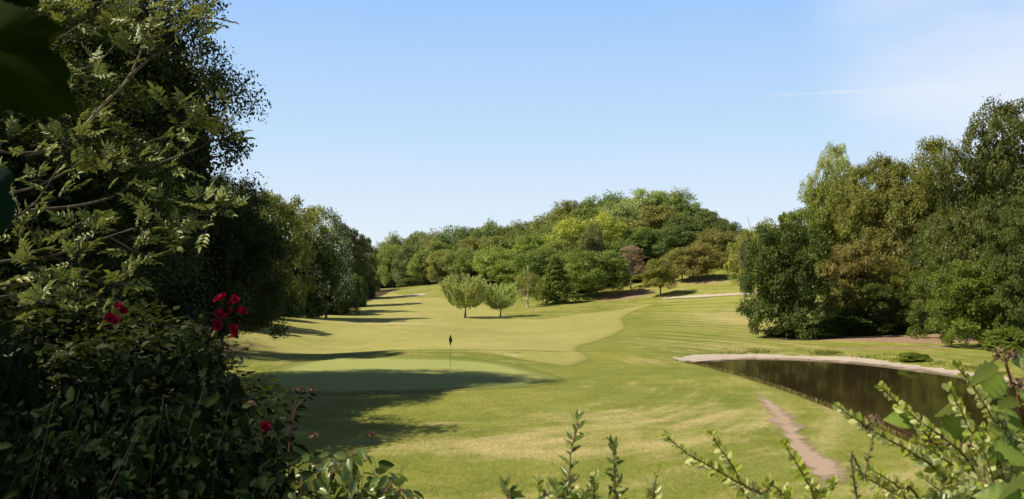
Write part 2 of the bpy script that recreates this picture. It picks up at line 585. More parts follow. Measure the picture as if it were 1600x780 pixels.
def sheet(name, poly, mat, lift, step, label, rag=0.0):
    """a sheet of turf or soil following the ground inside an outline"""
    poly = np.asarray(poly, float)
    # dense outline, a little uneven
    cl = curve(np.vstack([poly, poly[:1]]), 10)[:-1]
    if rag:
        t = np.arange(len(cl))
        cl = cl + rag * np.stack([np.sin(t * 1.7) + np.sin(t * 0.63 + 1), np.sin(t * 1.31 + 2) + np.sin(t * 0.47)], 1) * 0.5
    ring = np.vstack([cl, cl[:1]])
    al = np.concatenate([[0], np.cumsum(np.hypot(*np.diff(ring, axis=0).T))])
    q_ = np.linspace(0, al[-1], int(al[-1] / 0.6))[:-1]
    cl = np.stack([np.interp(q_, al, ring[:, 0]), np.interp(q_, al, ring[:, 1])], 1)
    tn = nrm(np.roll(cl, -1, 0) - np.roll(cl, 1, 0))
    nn = np.stack([-tn[:, 1], tn[:, 0]], 1)
    if inside(cl[:, 0] + nn[:, 0] * .05, cl[:, 1] + nn[:, 1] * .05, cl).mean() < .5:
        nn = -nn
    inset = np.vstack([cl + nn * .4, cl + nn * .85])
    x0, y0 = cl.min(0)
    x1, y1 = cl.max(0)
    gx = np.arange(x0, x1 + step, step)
    gy = np.arange(y0, y1 + step, step)
    GX, GY = np.meshgrid(gx, gy)
    ok = inside(GX, GY, cl) & (seg_dist(GX, GY, cl) > 1.3)
    from mathutils.geometry import delaunay_2d_cdt
    pts = [Vector((float(a), float(b))) for a, b in cl]
    n = len(pts)
    pts += [Vector((float(a), float(b))) for a, b in zip(GX[ok], GY[ok])]
    ki = inside(inset[:, 0], inset[:, 1], cl)
    pts += [Vector((float(a), float(b))) for a, b in inset[ki]]
    vs, es, fs, _, _, _ = delaunay_2d_cdt(pts, [(k, (k + 1) % n) for k in range(n)], [], 1, 1e-5)
    v2 = np.array([(v.x, v.y) for v in vs])
    m_ = MB()
    m_.add(np.column_stack([v2, terrain(v2[:, 0], v2[:, 1]) + lift]), np.array([f for f in fs if len(f) == 3]),
           np.clip(seg_dist(v2[:, 0], v2[:, 1], cl) / 1.25, 0, 1))
    me = m_.mesh(name, mat)
    # faces up
    if me.polygons[0].normal.z < 0:
        me.flip_normals()
    add_attrs(me)
    return tag(link(name, me), label, None, None, 'structure')


px2 = lambda L: [ground_hit(*p)[:2] for p in L]
fair = px2([(1035, 474), (1003, 484), (980, 497), (984, 512), (962, 526), (925, 538), (912, 548), (930, 560), (918, 568), (880, 574)])
fair += [np.array(p) for p in ((-2, 62.5), (-14, 63), (-22, 66), (-24, 80), (-26, 100), (-29, 140), (-33, 180), (-38, 225), (-42, 262))]
fair += px2([(640, 462), (690, 464), (720, 470), (770, 478)]) + px2([(820, 497), (900, 491), (960, 484), (1000, 476)])
sheet('fairway', fair, M['fairway'], 0.012, 1.6, 'pale mown fairway with a curved edge running to the far trees')
gp = px2([(560, 553), (640, 553), (720, 557), (790, 566), (845, 577), (884, 589), (894, 597), (870, 603), (800, 609), (700, 614), (600, 618), (480, 620), (400, 612), (372, 600), (390, 585), (440, 568), (500, 558)])
gp = np.array(gp)
gc = gp.mean(0)
sheet('collar', gp, M['collar'], 0.017, 1.0, 'ring of slightly longer grass around the putting green')
sheet('putting_green', gc + (gp - gc) * 0.91, M['green'], 0.022, 1.0, 'smooth closely mown putting green half in tree shadow')


def ribbon(name, c, w, mat, lift, label, rag=0.15, seed=1):
    g = np.random.default_rng(seed)
    c = curve(c, 10)
    T = nrm(np.gradient(c, axis=0))
    Nn = np.stack([-T[:, 1], T[:, 0]], 1)
    w = np.interp(np.linspace(0, 1, len(c)), np.linspace(0, 1, len(w)), w)
    cols = 7
    V = []
    jit = g.normal(0, rag, (len(c), 2))
    jit = (jit + np.roll(jit, 1, 0)) / 2
    for k in range(cols):
        s = k / (cols - 1) * 2 - 1
        e = jit[:, 0] if s < 0 else jit[:, 1]
        p = c + Nn * (s * (w / 2 * (1 + e)))[:, None]
        V.append(np.column_stack([p, terrain(p[:, 0], p[:, 1]) + lift]))
    V = np.stack(V, 1)
    i = np.arange(len(c) - 1)[:, None] * cols
    j = np.arange(cols - 1)[None]
    F = np.stack([i + j, i + cols + j, i + cols + j + 1, i + j + 1], -1).reshape(-1, 4)
    m_ = MB()
    m_.add(V.reshape(-1, 3), F, (np.minimum(1, np.sin(np.linspace(0.02, PI - .02, len(c))) * 1.6)[:, None] * (1 - np.abs(np.linspace(-1, 1, cols)))[None]).ravel())
    me = m_.mesh(name, mat)
    if me.polygons[0].normal.z < 0:
        me.flip_normals()
    return tag(link(name, me), label, None, None, 'structure')


ribbon('dirt_path', DIRT, [0.7, 0.8, 1.2, 1.6, 1.5, 1.1, 1.6, 1.9, 1.8, 1.4], M['dirt'], 0.015, 'worn pinkish dirt path through the grass beside the pond', 0.0)
ribbon('sand_path', px2([(1035, 467), (1070, 464.5), (1110, 462.5), (1150, 460), (1185, 458.5), (1215, 457)]), [1.0, 2.2, 2.4, 2.6, 2.6], M['sand'], 0.06, 'pale sand track crossing the rise below the hill', 0.12)
for q, (lst, lab) in enumerate((([(636, 462), (662, 461.5)], 'small pale sand bunker on the far fairway'), ([(553, 463), (566, 462)], 'sand patch at the shaded foot of the left trees'))):
    ribbon('sand_bunker', px2([lst[0], (np.mean([lst[0][0], lst[1][0]]), lst[0][1] - 0.5), lst[1]]), [0.5, 5.5, 5.0, 0.8], M['sand'], 0.05, lab, 0.1)

# ------------------------------------------------------------------ pond
m, nt, out = new_mat('pond_water')
p = N(nt, 'ShaderNodeBsdfPrincipled')
nz = noise(nt, 0.5, 3, 0.5)
nt.links.new(mixc(nt, nz, (0.030, 0.020, 0.008), (0.050, 0.034, 0.014)), p.inputs['Base Color'])
p.inputs['Roughness'].default_value = 0.06
p.inputs['IOR'].default_value = 1.33
p.inputs['Specular IOR Level'].default_value = 0.5
b = N(nt, 'ShaderNodeBump')
b.inputs['Strength'].default_value = 0.05
b.inputs['Distance'].default_value = 0.02
nt.links.new(noise(nt, 5.0, 3, 0.5), b.inputs['Height'])
nt.links.new(b.outputs[0], p.inputs['Normal'])
nt.links.new(p.outputs[0], out.inputs['Surface'])
M['water'] = m
pc = POND.mean(0)
pp = curve(np.vstack([POND, POND[:1]]), 6)[:-1]
pp = pc + (pp - pc) * 1.03
mb = MB()
mb.add(np.vstack([np.column_stack([pp, np.full(len(pp), -0.36)])]), np.arange(len(pp))[::1][None])
me = mb.mesh('pond_water', M['water'], False)
if me.polygons[0].normal.z < 0:
    me.flip_normals()
tag(link('pond_water', me), 'still brown pond water reflecting the trees', None, None, 'structure')
# pale shore
sh_i = np.array([(12.0, 62.0), (12.4, 63.3), (14.2, 64.7), (17.7, 66.1), (21.2, 65.0), (24.0, 62.4), (25.5, 59.0), (26.8, 54.4), (27.4, 49.6), (28.0, 42), (27.3, 30)])
sh_o = np.array([(11.6, 62.6), (11.9, 64.9), (14.0, 67.2), (18.0, 68.5), (22.3, 67.2), (25.6, 64.2), (27.3, 60.2), (28.6, 55.2), (29.3, 50), (30.0, 42), (29.2, 30)])
a_, b_ = curve(sh_i, 10), curve(sh_o, 10)
g = np.random.default_rng(3)
b_ = b_ + np.convolve(g.normal(0, .75, len(b_)), np.ones(5) / 5, 'same')[:, None] * nrm(b_ - a_)
mb = MB()
rows = 8
V = []
for k in range(rows):
    t = k / (rows - 1)
    q = a_ * (1 - t) + b_ * t - nrm(b_ - a_) * 0.6 * (1 - t)
    V.append(np.column_stack([q, terrain(q[:, 0], q[:, 1]) + 0.05]))
V = np.stack(V, 1)
i = np.arange(len(a_) - 1)[:, None] * rows
j = np.arange(rows - 1)[None]
mb.add(V.reshape(-1, 3), np.stack([i + j, i + j + 1, i + rows + j + 1, i + rows + j], -1).reshape(-1, 4))
me = mb.mesh('pond_beach', M['shore'])
if me.polygons[len(me.polygons) // 2].normal.z < 0:
    me.flip_normals()
tag(link('pond_beach', me), 'pale sandy shore along the far side of the pond', None, None, 'structure')

# ------------------------------------------------------------------ trees
HN = 12.0   # nominal height of every crown pattern


def crown_mesh(name, seed, nl=34, nc=10, nf=16, leaf=0.3, rx=4.6, zc=7.0, rz=5.0, zmin=-0.85, lobe=(0.24, 0.40), droop=0.25, pale=0.0,
               style='round', fill=0.35, skirt=0.0, gap=1.0, up=0.6, flat=0.95, spread=0.26):
    g = np.random.default_rng(seed)
    mb = MB()
    d = sphere_dirs(nl, g, zmin)
    # even the lobes out a little
    for _ in range(6):
        diff = d[:, None] - d[None]
        w = 1 / (np.linalg.norm(diff, axis=2) ** 3 + 0.05)
        d = nrm(d + 0.02 * (diff * w[..., None]).sum(1) / nl * 4)
        d[:, 2] = np.maximum(d[:, 2], zmin)
        d = nrm(d)
    f = g.uniform(0.70, 0.96, nl) * (1 - lobe[0] * 0.35)
    f[: nl // 4] = g.uniform(0.2, 0.55, nl // 4)
    f = np.where(d[:, 2] > 0.75, f * 0.86, f)
    r = rx * g.uniform(lobe[0], lobe[1], nl)
    r = np.where(d[:, 2] > 0.75, r * 1.25, r) * gap
    f = np.minimum(f * (1 + (1 - gap) * 0.6), 1.0)
    hz = np.hypot(d[:, 0], d[:, 1])
    want = np.where(d[:, 2] < 0.25, hz + (0.93 - hz) * skirt, hz)
    d_in = d.copy()
    d = d * np.stack([want / np.maximum(hz, 1e-3), want / np.maximum(hz, 1e-3), np.ones(nl)], 1)
    c = d * f[:, None] * np.array([rx, rx, rz]) + np.array([0, 0, zc])
    d = d_in
    if style == 'conifer':
        z = np.linspace(0.06, 0.99, nl) * HN
        rad = rx * (1 - z / HN) ** 0.8 * g.uniform(0.7, 1.0, nl)
        t = np.arange(nl) * 2.4 + g.uniform(0, .5, nl)
        c = np.stack([rad * np.cos(t) * .72, rad * np.sin(t) * .72, z], 1)
        r = np.maximum(rx * 0.42 * (1.05 - z / HN), 0.35)
        d = nrm(np.stack([np.cos(t), np.sin(t), np.full(nl, 0.1)], 1))
    if style == 'vase':
        t = g.uniform(0, 2 * PI, nl)
        z = g.uniform(0, 1, nl) ** 0.8
        rad = rx * (0.35 + 0.65 * np.sin(np.clip(z * 1.15, 0, 1) * PI * .62 + .25)) * np.sqrt(g.uniform(0.15, 1, nl)) * 0.85
        c = np.stack([rad * np.cos(t), rad * np.sin(t), zc - rz + z * 2 * rz * 0.92], 1)
        d = nrm(c - np.array([0, 0, zc - rz * 1.6]))
    # twig clusters on each lobe
    cd = nrm(np.repeat(d, nc, 0) * 0.55 + sphere_dirs(nl * nc, g, -0.7) + np.array([0, 0, 0.22]))
    rr = np.repeat(r, nc)
    cc = np.repeat(c, nc, 0) + cd * (rr * g.uniform(0.72, 1.04, nl * nc))[:, None] * np.array([1, 1, flat])
    # leaves
    n = nl * nc * nf
    ld = np.repeat(cd, nf, 0)
    sp = np.repeat(rr, nf)[:, None] * spread
    gs = np.clip(g.normal(0, 1, (n, 3)), -1.6, 1.6)
    P = np.repeat(cc, nf, 0) + gs * sp * np.array([1, 1, 0.85])
    if style == 'vase':
        P = np.repeat(np.repeat(c, nc, 0), nf, 0) + np.repeat(np.repeat(d, nc, 0), nf, 0) * (g.uniform(-1.0, 4.4, n) * np.repeat(np.repeat(r, nc), nf))[:, None] + gs * (np.repeat(np.repeat(r, nc), nf) * .30)[:, None]
    if style == 'birch':
        P[:, 2] -= np.abs(g.normal(0, 1, n)) * 0.9
    T = ld * 0.6 + g.normal(0, 0.6, (n, 3)) + np.array([0, 0, -droop])
    if style == 'vase':
        T = ld * 1.2 + g.normal(0, 0.3, (n, 3)) + np.array([0, 0, 0.7])
    Nn = ld * 0.8 + g.normal(0, 0.42, (n, 3)) + np.array([0, 0, up])
    L = leaf * g.uniform(0.7, 1.35, n)
    cv = np.repeat(np.clip(g.normal(0.5, 0.16, nl * nc), 0, 1), nf)
    a = np.clip(cv + g.normal(0, 0.16, n), 0, 1)
    if pale:
        hot = g.uniform(0, 1, nl * nc) < pale
        a = np.where(np.repeat(hot, nf) & (g.uniform(0, 1, n) < 0.55), 2.0, a)
    keep = P[:, 2] > 0.15
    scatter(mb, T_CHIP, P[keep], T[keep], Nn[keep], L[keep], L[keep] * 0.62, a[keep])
    # inner foliage, coloured darker to suggest shade inside the crown
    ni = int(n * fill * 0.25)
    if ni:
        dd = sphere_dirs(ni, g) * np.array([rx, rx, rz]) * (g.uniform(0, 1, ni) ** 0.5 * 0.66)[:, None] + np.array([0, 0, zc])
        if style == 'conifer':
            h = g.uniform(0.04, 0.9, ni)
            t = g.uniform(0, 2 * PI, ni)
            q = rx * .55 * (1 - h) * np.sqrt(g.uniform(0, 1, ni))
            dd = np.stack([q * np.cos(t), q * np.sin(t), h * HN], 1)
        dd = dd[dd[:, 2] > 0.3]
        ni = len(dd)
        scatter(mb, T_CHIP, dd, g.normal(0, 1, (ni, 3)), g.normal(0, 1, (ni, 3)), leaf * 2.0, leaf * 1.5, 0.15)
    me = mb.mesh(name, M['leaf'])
    return me, c, r


def trunk_mesh(name, seed, cs, r0=0.28, zf=0.75, limbs=14, mat=None, lean=0.3, fork=0.25):
    g = np.random.default_rng(seed)
    mb = MB()
    top = HN * zf
    a = np.array([[0, 0, -0.5], [0, 0, 0.0], [lean * .3, lean * .2, top * .3], [lean, -lean * .4, top * .65], [lean * .6, 0, top]])
    c = curve(a, 8)
    t = np.linspace(0, 1, len(c))
    rad = r0 * (1 - 0.85 * t)
    rad[:6] *= np.linspace(1.7, 1.0, 6)
    tube(mb, c, rad, 8)
    order = g.permutation(len(cs))[:limbs]
    for k in order:
        e = cs[k]
        z0 = min(max(e[2] * 0.55 - 0.4, top * fork), top * 0.9)
        s = np.array([np.interp(z0, c[:, 2], c[:, 0]), np.interp(z0, c[:, 2], c[:, 1]), z0])
        mid = s * 0.45 + e * 0.55 + np.array([0, 0, 0.12 * np.linalg.norm(e - s)]) + g.normal(0, .25, 3)
        lc = curve([s, mid, e], 6)
        rr = r0 * 0.42 * (1 - z0 / top * .5)
        tube(mb, lc, np.linspace(rr, rr * 0.2, len(lc)), 5)
    return mb.mesh(name, mat or M['bark'])


PROTO = {}


def proto(key, trunk=None, **kw):
    me, c, r = crown_mesh('crown', **kw)
    tk = dict(r0=0.28, zf=0.72)
    tk.update(trunk or {})
    PROTO[key] = (me, trunk_mesh('trunk', kw['seed'] + 50, c, **tk), kw.get('rx', 4.6))


# far hill patterns
proto('far_round', seed=1, nl=46, nc=12, nf=26, leaf=0.35, rx=4.9, zc=6.3, rz=5.6, skirt=0.6, lobe=(0.22, 0.36))
proto('far_dome', seed=2, nl=54, nc=12, nf=26, leaf=0.34, rx=5.1, zc=6.1, rz=5.7, lobe=(0.18, 0.31), skirt=0.6)
proto('far_tall', seed=3, nl=48, nc=12, nf=26, leaf=0.34, rx=4.2, zc=6.2, rz=5.8, skirt=0.6)
proto('far_loose', seed=4, nl=46, nc=12, nf=26, leaf=0.32, rx=4.8, zc=6.4, rz=5.4, lobe=(0.16, 0.28), skirt=0.5)
proto('far_conifer', seed=5, nl=60, nc=12, nf=16, leaf=0.34, rx=3.4, style='conifer', droop=0.5, trunk=dict(zf=0.95))
# middle distance
proto('round', seed=6, gap=0.76, nl=60, nc=16, nf=24, leaf=0.25, rx=4.9, zc=6.5, rz=5.4, lobe=(0.19, 0.33), skirt=0.6)
proto('dome', seed=7, gap=0.76, nl=64, nc=16, nf=24, leaf=0.23, rx=5.0, zc=5.9, rz=6.0, zmin=-1.0, lobe=(0.18, 0.32), skirt=1.0)
proto('tall', seed=8, gap=0.76, nl=60, nc=16, nf=24, leaf=0.23, rx=4.2, zc=6.2, rz=5.8, zmin=-1.0, lobe=(0.2, 0.34), skirt=0.8)
proto('weepy', seed=9, gap=0.76, nl=60, nc=16, nf=24, leaf=0.26, rx=4.6, zc=6.1, rz=5.8, zmin=-1.0, lobe=(0.17, 0.3), droop=1.0, up=0.2, skirt=0.8)
proto('poplar', seed=10, nl=56, nc=16, nf=22, leaf=0.25, rx=4.6, zc=6.1, rz=5.8, zmin=-0.9, lobe=(0.2, 0.32), pale=0.42, skirt=1.0)
proto('skirted', seed=12, gap=0.76, nl=76, nc=16, nf=24, leaf=0.25, rx=5.2, zc=5.4, rz=6.4, zmin=-0.85, lobe=(0.17, 0.28), skirt=1.0)
proto('big', seed=22, gap=0.76, nl=84, nc=18, nf=34, leaf=0.16, rx=4.8, zc=6.2, rz=5.7, zmin=-1.0, lobe=(0.17, 0.30), skirt=0.7, spread=0.2, fill=0.6)
proto('dead', seed=23, nl=26, nc=2, nf=1, leaf=0.1, rx=2.2, zc=7.4, rz=4.6, lobe=(0.2, 0.3), fill=0.0, trunk=dict(r0=0.16, zf=0.92, mat=M['dead_wood'], limbs=26, fork=0.35, lean=1.6))
# particular trees
proto('vase', seed=13, nl=170, nc=8, nf=11, leaf=0.38, rx=5.6, zc=7.0, rz=4.1, lobe=(0.07, 0.13), style='vase', fill=0.0, spread=0.34, trunk=dict(r0=0.36, zf=0.34, limbs=46, lean=0.1, fork=0.75))
proto('birch', seed=14, nl=36, nc=8, nf=8, leaf=0.26, rx=2.2, zc=6.8, rz=4.9, lobe=(0.22, 0.34), style='birch', fill=0.0, droop=1.0, trunk=dict(r0=0.24, zf=0.96, mat=M['birch_bark'], limbs=10, lean=0.15, fork=0.5))
proto('bare', seed=15, nl=46, nc=8, nf=8, leaf=0.28, rx=2.7, zc=7.0, rz=5.0, lobe=(0.2, 0.3), fill=0.0, trunk=dict(r0=0.2, zf=0.9, limbs=40, mat=M['dead_wood'], fork=0.3))
# near big trees on the left
proto('near_big', seed=16, nl=130, nc=20, nf=34, leaf=0.105, rx=4.0, zc=6.3, rz=5.8, zmin=-1.0, lobe=(0.14, 0.26), fill=1.5, skirt=0.8, trunk=dict(r0=0.26, zf=0.8, limbs=40))
proto('near_low', seed=17, nl=110, nc=20, nf=32, leaf=0.15, rx=5.0, zc=5.6, rz=6.1, zmin=-1.0, lobe=(0.15, 0.26), fill=1.5, droop=0.6, skirt=1.0, trunk=dict(r0=0.26, zf=0.8, limbs=30))
proto('near_over', seed=21, nl=120, nc=20, nf=32, leaf=0.14, rx=5.0, zc=6.9, rz=5.0, zmin=-0.72, lobe=(0.14, 0.24), fill=1.5, droop=0.6, skirt=1.0, trunk=dict(r0=0.26, zf=0.8, limbs=30))
# bush (nominal height also 12, scaled down)
proto('bush', seed=18, nl=60, nc=16, nf=24, leaf=0.62, rx=7.0, zc=4.2, rz=6.2, zmin=-0.6, lobe=(0.12, 0.36), skirt=1.0, trunk=dict(r0=0.35, zf=0.5, limbs=20))
proto('thicket', seed=19, nl=110, nc=20, nf=32, leaf=0.30, rx=7.0, zc=4.6, rz=6.6, zmin=-0.6, lobe=(0.16, 0.28), skirt=1.0, trunk=dict(r0=0.35, zf=0.5, limbs=20))

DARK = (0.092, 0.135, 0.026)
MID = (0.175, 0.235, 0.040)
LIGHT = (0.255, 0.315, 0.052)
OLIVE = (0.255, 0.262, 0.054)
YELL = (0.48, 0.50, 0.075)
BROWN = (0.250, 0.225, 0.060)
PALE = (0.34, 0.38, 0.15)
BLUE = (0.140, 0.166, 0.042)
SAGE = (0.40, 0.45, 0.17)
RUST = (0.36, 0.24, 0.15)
SHADE = (0.028, 0.045, 0.008)  # foliage green darkened: tree shade put into the colour

name_of = {'bush': 'bush', 'far_conifer': 'conifer_tree', 'birch': 'birch_tree', 'bare': 'bare_tree', 'vase': 'ornamental_tree'}
trng = random.Random(4)


def tree(px, D, top, hw, kind, color, label, cat='tree', group=None, base=None, name=None, rz=None):
    x = (px - CXP) / FPX * D
    if base is None:
        z0 = float(terrain(x, D))
    else:
        z0 = base
    zt = at(px, top, D)[2]
    me, tr, rx = PROTO[kind]
    s = max(zt - z0, 0.4) / HN
    w = hw / FPX * D / rx
    o = thing(name or name_of.get(kind, 'broadleaf_tree'), label, cat, (x, D, z0), trng.uniform(0, 6.28) if rz is None else rz, group)
    k = trng.uniform(0.9, 1.1)
    haze_k = min(0.28, max(0, D - 70) / 650)  # aerial haze mixed into the crown colour with distance
    color = tuple(c * (1 - haze_k) + q * haze_k for c, q in zip(color, (0.32, 0.36, 0.20)))
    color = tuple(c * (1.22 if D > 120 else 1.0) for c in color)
    o.scale = (w, w, s)
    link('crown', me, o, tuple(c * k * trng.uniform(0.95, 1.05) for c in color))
    if kind != 'bush':
        link('trunk', tr, o)
    return o


BELT = 'trees of the far belt closing off the fairway'
HILL = 'broadleaf trees packed on the wooded hill'
CREST = 'trees along the crest of the wooded hill'
belt_lab = 'broadleaf tree packed into the far belt that closes off the fairway'
hill_lab = 'broadleaf tree packed among its neighbours on the wooded hill'
crest_lab = 'rounded tree on the crest of the wooded hill against the sky'
# far belt, front edge and behind
for (px, D, top, hw, kind, c) in ((590, 292, 392, 24, 'far_round', DARK), (614, 282, 380, 24, 'far_dome', MID), (642, 268, 384, 25, 'far_round', DARK), (668, 256, 392, 25, 'far_tall', MID),
                                  (695, 244, 388, 26, 'far_dome', OLIVE), (722, 232, 388, 26, 'far_round', MID), (748, 218, 388, 28, 'far_loose', MID), (776, 204, 386, 30, 'far_round', LIGHT),
                                  (622, 300, 366, 22, 'far_round', MID), (655, 292, 358, 24, 'far_dome', MID), (682, 284, 361, 22, 'far_round', OLIVE), (706, 276, 355, 24, 'far_tall', MID),
                                  (733, 270, 351, 24, 'far_dome', DARK), (762, 262, 346, 26, 'far_round', MID), (790, 262, 350, 24, 'far_loose', OLIVE), (603, 305, 376, 22, 'far_dome', MID), (745, 240, 368, 26, 'far_dome', OLIVE), (690, 258, 374, 24, 'far_loose', MID)):
    tree(px, D, top, hw * 1.15, kind, c, belt_lab, 'tree', BELT)
# hill body
for (px, D, top, hw, kind, c) in ((800, 190, 404, 28, 'far_dome', LIGHT), (784, 232, 366, 28, 'far_loose', OLIVE), (815, 228, 360, 28, 'far_round', MID), (838, 176, 388, 32, 'far_round', MID),
                                  (842, 208, 364, 32, 'far_dome', LIGHT), (868, 186, 372, 30, 'far_loose', OLIVE), (900, 176, 388, 34, 'far_round', MID), (960, 182, 376, 30, 'far_round', MID),
                                  (1000, 196, 352, 32, 'far_dome', MID), (1048, 192, 352, 32, 'far_round', DARK), (1070, 198, 336, 30, 'far_tall', DARK), (975, 208, 340, 30, 'far_loose', MID), (870, 215, 352, 28, 'far_round', MID)):
    tree(px, D, top, hw * 1.22, kind, c, hill_lab, 'tree', HILL)
for (px, D, top, hw, kind, c) in ((815, 266, 348, 26, 'far_round', MID), (840, 262, 341, 28, 'far_dome', OLIVE), (868, 256, 325, 32, 'far_round', OLIVE), (902, 248, 309, 36, 'far_dome', OLIVE), (945, 244, 303, 38, 'far_round', MID),
                                  (985, 246, 307, 28, 'far_loose', MID), (1018, 236, 293, 36, 'far_dome', PALE), (1052, 232, 298, 32, 'far_round', MID), (1076, 226, 314, 24, 'far_dome', MID),
                                  (920, 228, 322, 32, 'far_loose', MID), (965, 226, 318, 30, 'far_round', PALE)):
    tree(px, D, top, hw * 1.2, kind, c, crest_lab, 'tree', CREST)
# trees that stand out on the hill
tree(888, 194, 338, 36, 'far_dome', YELL, 'bright yellow green tree on the hill, the left one of two')
tree(938, 196, 332, 40, 'far_round', YELL, 'bright yellow green tree on the hill beside a small grey green tree')
tree(926, 176, 348, 22, 'far_tall', BLUE, 'small grey green tree standing in front of the yellow green trees')
tree(1030, 204, 318, 44, 'far_loose', OLIVE, 'broad olive tree high on the hill below the crest')
tree(1107, 208, 328, 30, 'far_loose', BLUE, 'dark blue green tree at the right shoulder of the hill')
tree(1136, 200, 344, 24, 'far_round', DARK, 'small dark tree ending the hill skyline on the right')
tree(1122, 184, 358, 32, 'far_round', BROWN, 'brown green tree at the right end of the hill')
tree(868, 153, 404, 38, 'far_conifer', MID, 'dark conifer with a wide skirt at the foot of the hill')
tree(932, 160, 388, 50, 'far_dome', MID, 'broad green tree with low branches at the edge of the hill wood')
tree(905, 164, 408, 30, 'far_round', LIGHT, 'light green tree next to the dark conifer at the wood edge')
tree(985, 166, 378, 22, 'bare', RUST, 'half bare reddish tree at the foot of the hill')
tree(1032, 152, 402, 29, 'far_loose', OLIVE, 'small olive tree standing clear at the wood edge', rz=1)
tree(1066, 166, 384, 30, 'far_dome', BROWN, 'brown tinged thorn tree behind the small olive tree')
tree(1096, 163, 380, 34, 'far_round', BROWN, 'wide brown tinged thorn tree on the grass slope')
b_ = tree(824, 148, 414, 22, 'birch', OLIVE, 'slender silver birch with white trunk at the wood edge')
tree(727, 124, 434, 38, 'vase', SAGE, 'pale fan shaped young tree on the fairway, the larger of the pair')
tree(782, 127, 446, 29, 'vase', SAGE, 'smaller pale fan shaped young tree on the fairway')
# gap between hill and right wood
tree(1165, 138, 352, 26, 'far_loose', OLIVE, 'thin olive tree in the gap left of the right wood')
tree(1150, 160, 392, 24, 'far_loose', OLIVE, 'low olive shrub on the slope left of the right wood', 'shrub')
tree(1196, 125, 345, 26, 'far_tall', OLIVE, 'olive tree behind the dark round tree of the right wood')

x_, y_ = (1163 - CXP) / FPX * 134, 134.0
z_ = float(terrain(x_, y_))
o = thing('dead_tree', 'bare grey dead tree poking above the gap left of the right wood', 'tree', (x_, y_, z_), 0.8)
o.scale = (1.1, 1.1, (at(1163, 334, y_)[2] - z_) / HN * 1.05)
link('trunk', PROTO['dead'][1], o)

# right wood
RB = [
    (1228, 86, 342, 66, 'skirted', DARK, 'dark round tree clothed to the ground at the left end of the right wood'),
    (1304, 128, 219, 47, 'big', PALE, 'tall pale crown rising behind the right wood'),
    (1258, 108, 318, 46, 'round', LIGHT, 'yellowish green tree with sparse top in the right wood'),
    (1334, 106, 256, 72, 'big', OLIVE, 'olive tree below the tall pale crown'),
    (1394, 102, 236, 78, 'big', OLIVE, 'olive brown tree with hanging sprays in the right wood'),
    (1454, 98, 214, 80, 'big', OLIVE, 'olive brown tree next to the tallest tree on the right'),
    (1335, 92, 372, 46, 'weepy', BROWN, 'rusty tinged tree beside the dark round tree'),
    (1418, 97, 300, 54, 'tall', BROWN, 'brown green tree in the middle of the right wood'),
    (1385, 93, 400, 48, 'dome', OLIVE, 'low olive tree at the front of the right wood'),
    (1480, 82, 372, 52, 'dome', MID, 'mid green tree above the bare red bank'),
    (1568, 76, 146, 98, 'big', BLUE, 'tallest dark blue green tree at the right edge'),
    (1505, 84, 300, 54, 'big', BLUE, 'blue green tree tucked under the tallest tree'),
    (1536, 72, 400, 74, 'skirted', MID, 'bushy green tree near the pond at the right edge'),
    (1478, 90, 330, 60, 'skirted', DARK, 'dark dense tree behind the bare red bank'),
    (1362, 90, 440, 52, 'skirted', DARK, 'dark low tree in front of the olive trees'),
    (1620, 68, 300, 70, 'big', BLUE, 'dark tree cut by the right edge of the picture'),
]
for t_ in RB:
    tree(*t_)
tree(1318, 90, 488, 50, 'bush', DARK, 'low green bush at the foot of the rusty tree', 'bush')
tree(1385, 92, 500, 48, 'bush', DARK, 'low dark bush left of the bare red bank', 'bush')
tree(1256, 87, 505, 54, 'bush', DARK, 'low dark bush under the dark round tree', 'bush')
tree(1592, 67, 512, 50, 'bush', MID, 'bright green bush below the trees at the right edge', 'bush')
tree(1424, 62.0, 549, 22, 'bush', LIGHT, 'small green shrub growing by the pale pond shore', 'shrub')

# left row along the fairway
LR = [
    (577, 224, 380, 15, 'dome', DARK, 'farthest tree of the left row against the far belt'),
    (558, 188, 364, 26, 'skirted', SHADE, 'dark tree second from the far end of the left row'),
    (535, 162, 348, 36, 'skirted', SHADE, 'dark dense tree before the far end of the left row'),
    (510, 118, 330, 42, 'poplar', DARK, 'white poplar with silvery leaf undersides in the left row'),
    (468, 140, 314, 50, 'skirted', OLIVE, 'olive topped tree behind the white poplar'),
    (424, 112, 294, 60, 'skirted', OLIVE, 'broad olive tree behind the big dark tree on the left'),
    (452, 118, 380, 44, 'skirted', SHADE, 'dark low tree clothed to the ground in the left row'),
    (372, 86, 398, 58, 'skirted', SHADE, 'dark wide tree behind the hanging branches on the left'),
]
for t_ in LR:
    tree(*t_)
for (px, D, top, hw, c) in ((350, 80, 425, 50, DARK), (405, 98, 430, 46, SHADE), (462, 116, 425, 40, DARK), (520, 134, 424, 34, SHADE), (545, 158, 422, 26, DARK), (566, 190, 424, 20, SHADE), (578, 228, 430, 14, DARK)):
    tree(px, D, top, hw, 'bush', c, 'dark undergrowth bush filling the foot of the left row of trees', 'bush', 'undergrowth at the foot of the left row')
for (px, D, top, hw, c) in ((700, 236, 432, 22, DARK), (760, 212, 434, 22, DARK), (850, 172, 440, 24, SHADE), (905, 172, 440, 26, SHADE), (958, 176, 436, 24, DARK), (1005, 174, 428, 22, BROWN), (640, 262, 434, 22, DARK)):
    tree(px, D, top, hw, 'bush', c, 'dark undergrowth bush under the edge of the far wood', 'bush', 'undergrowth below the far wood')
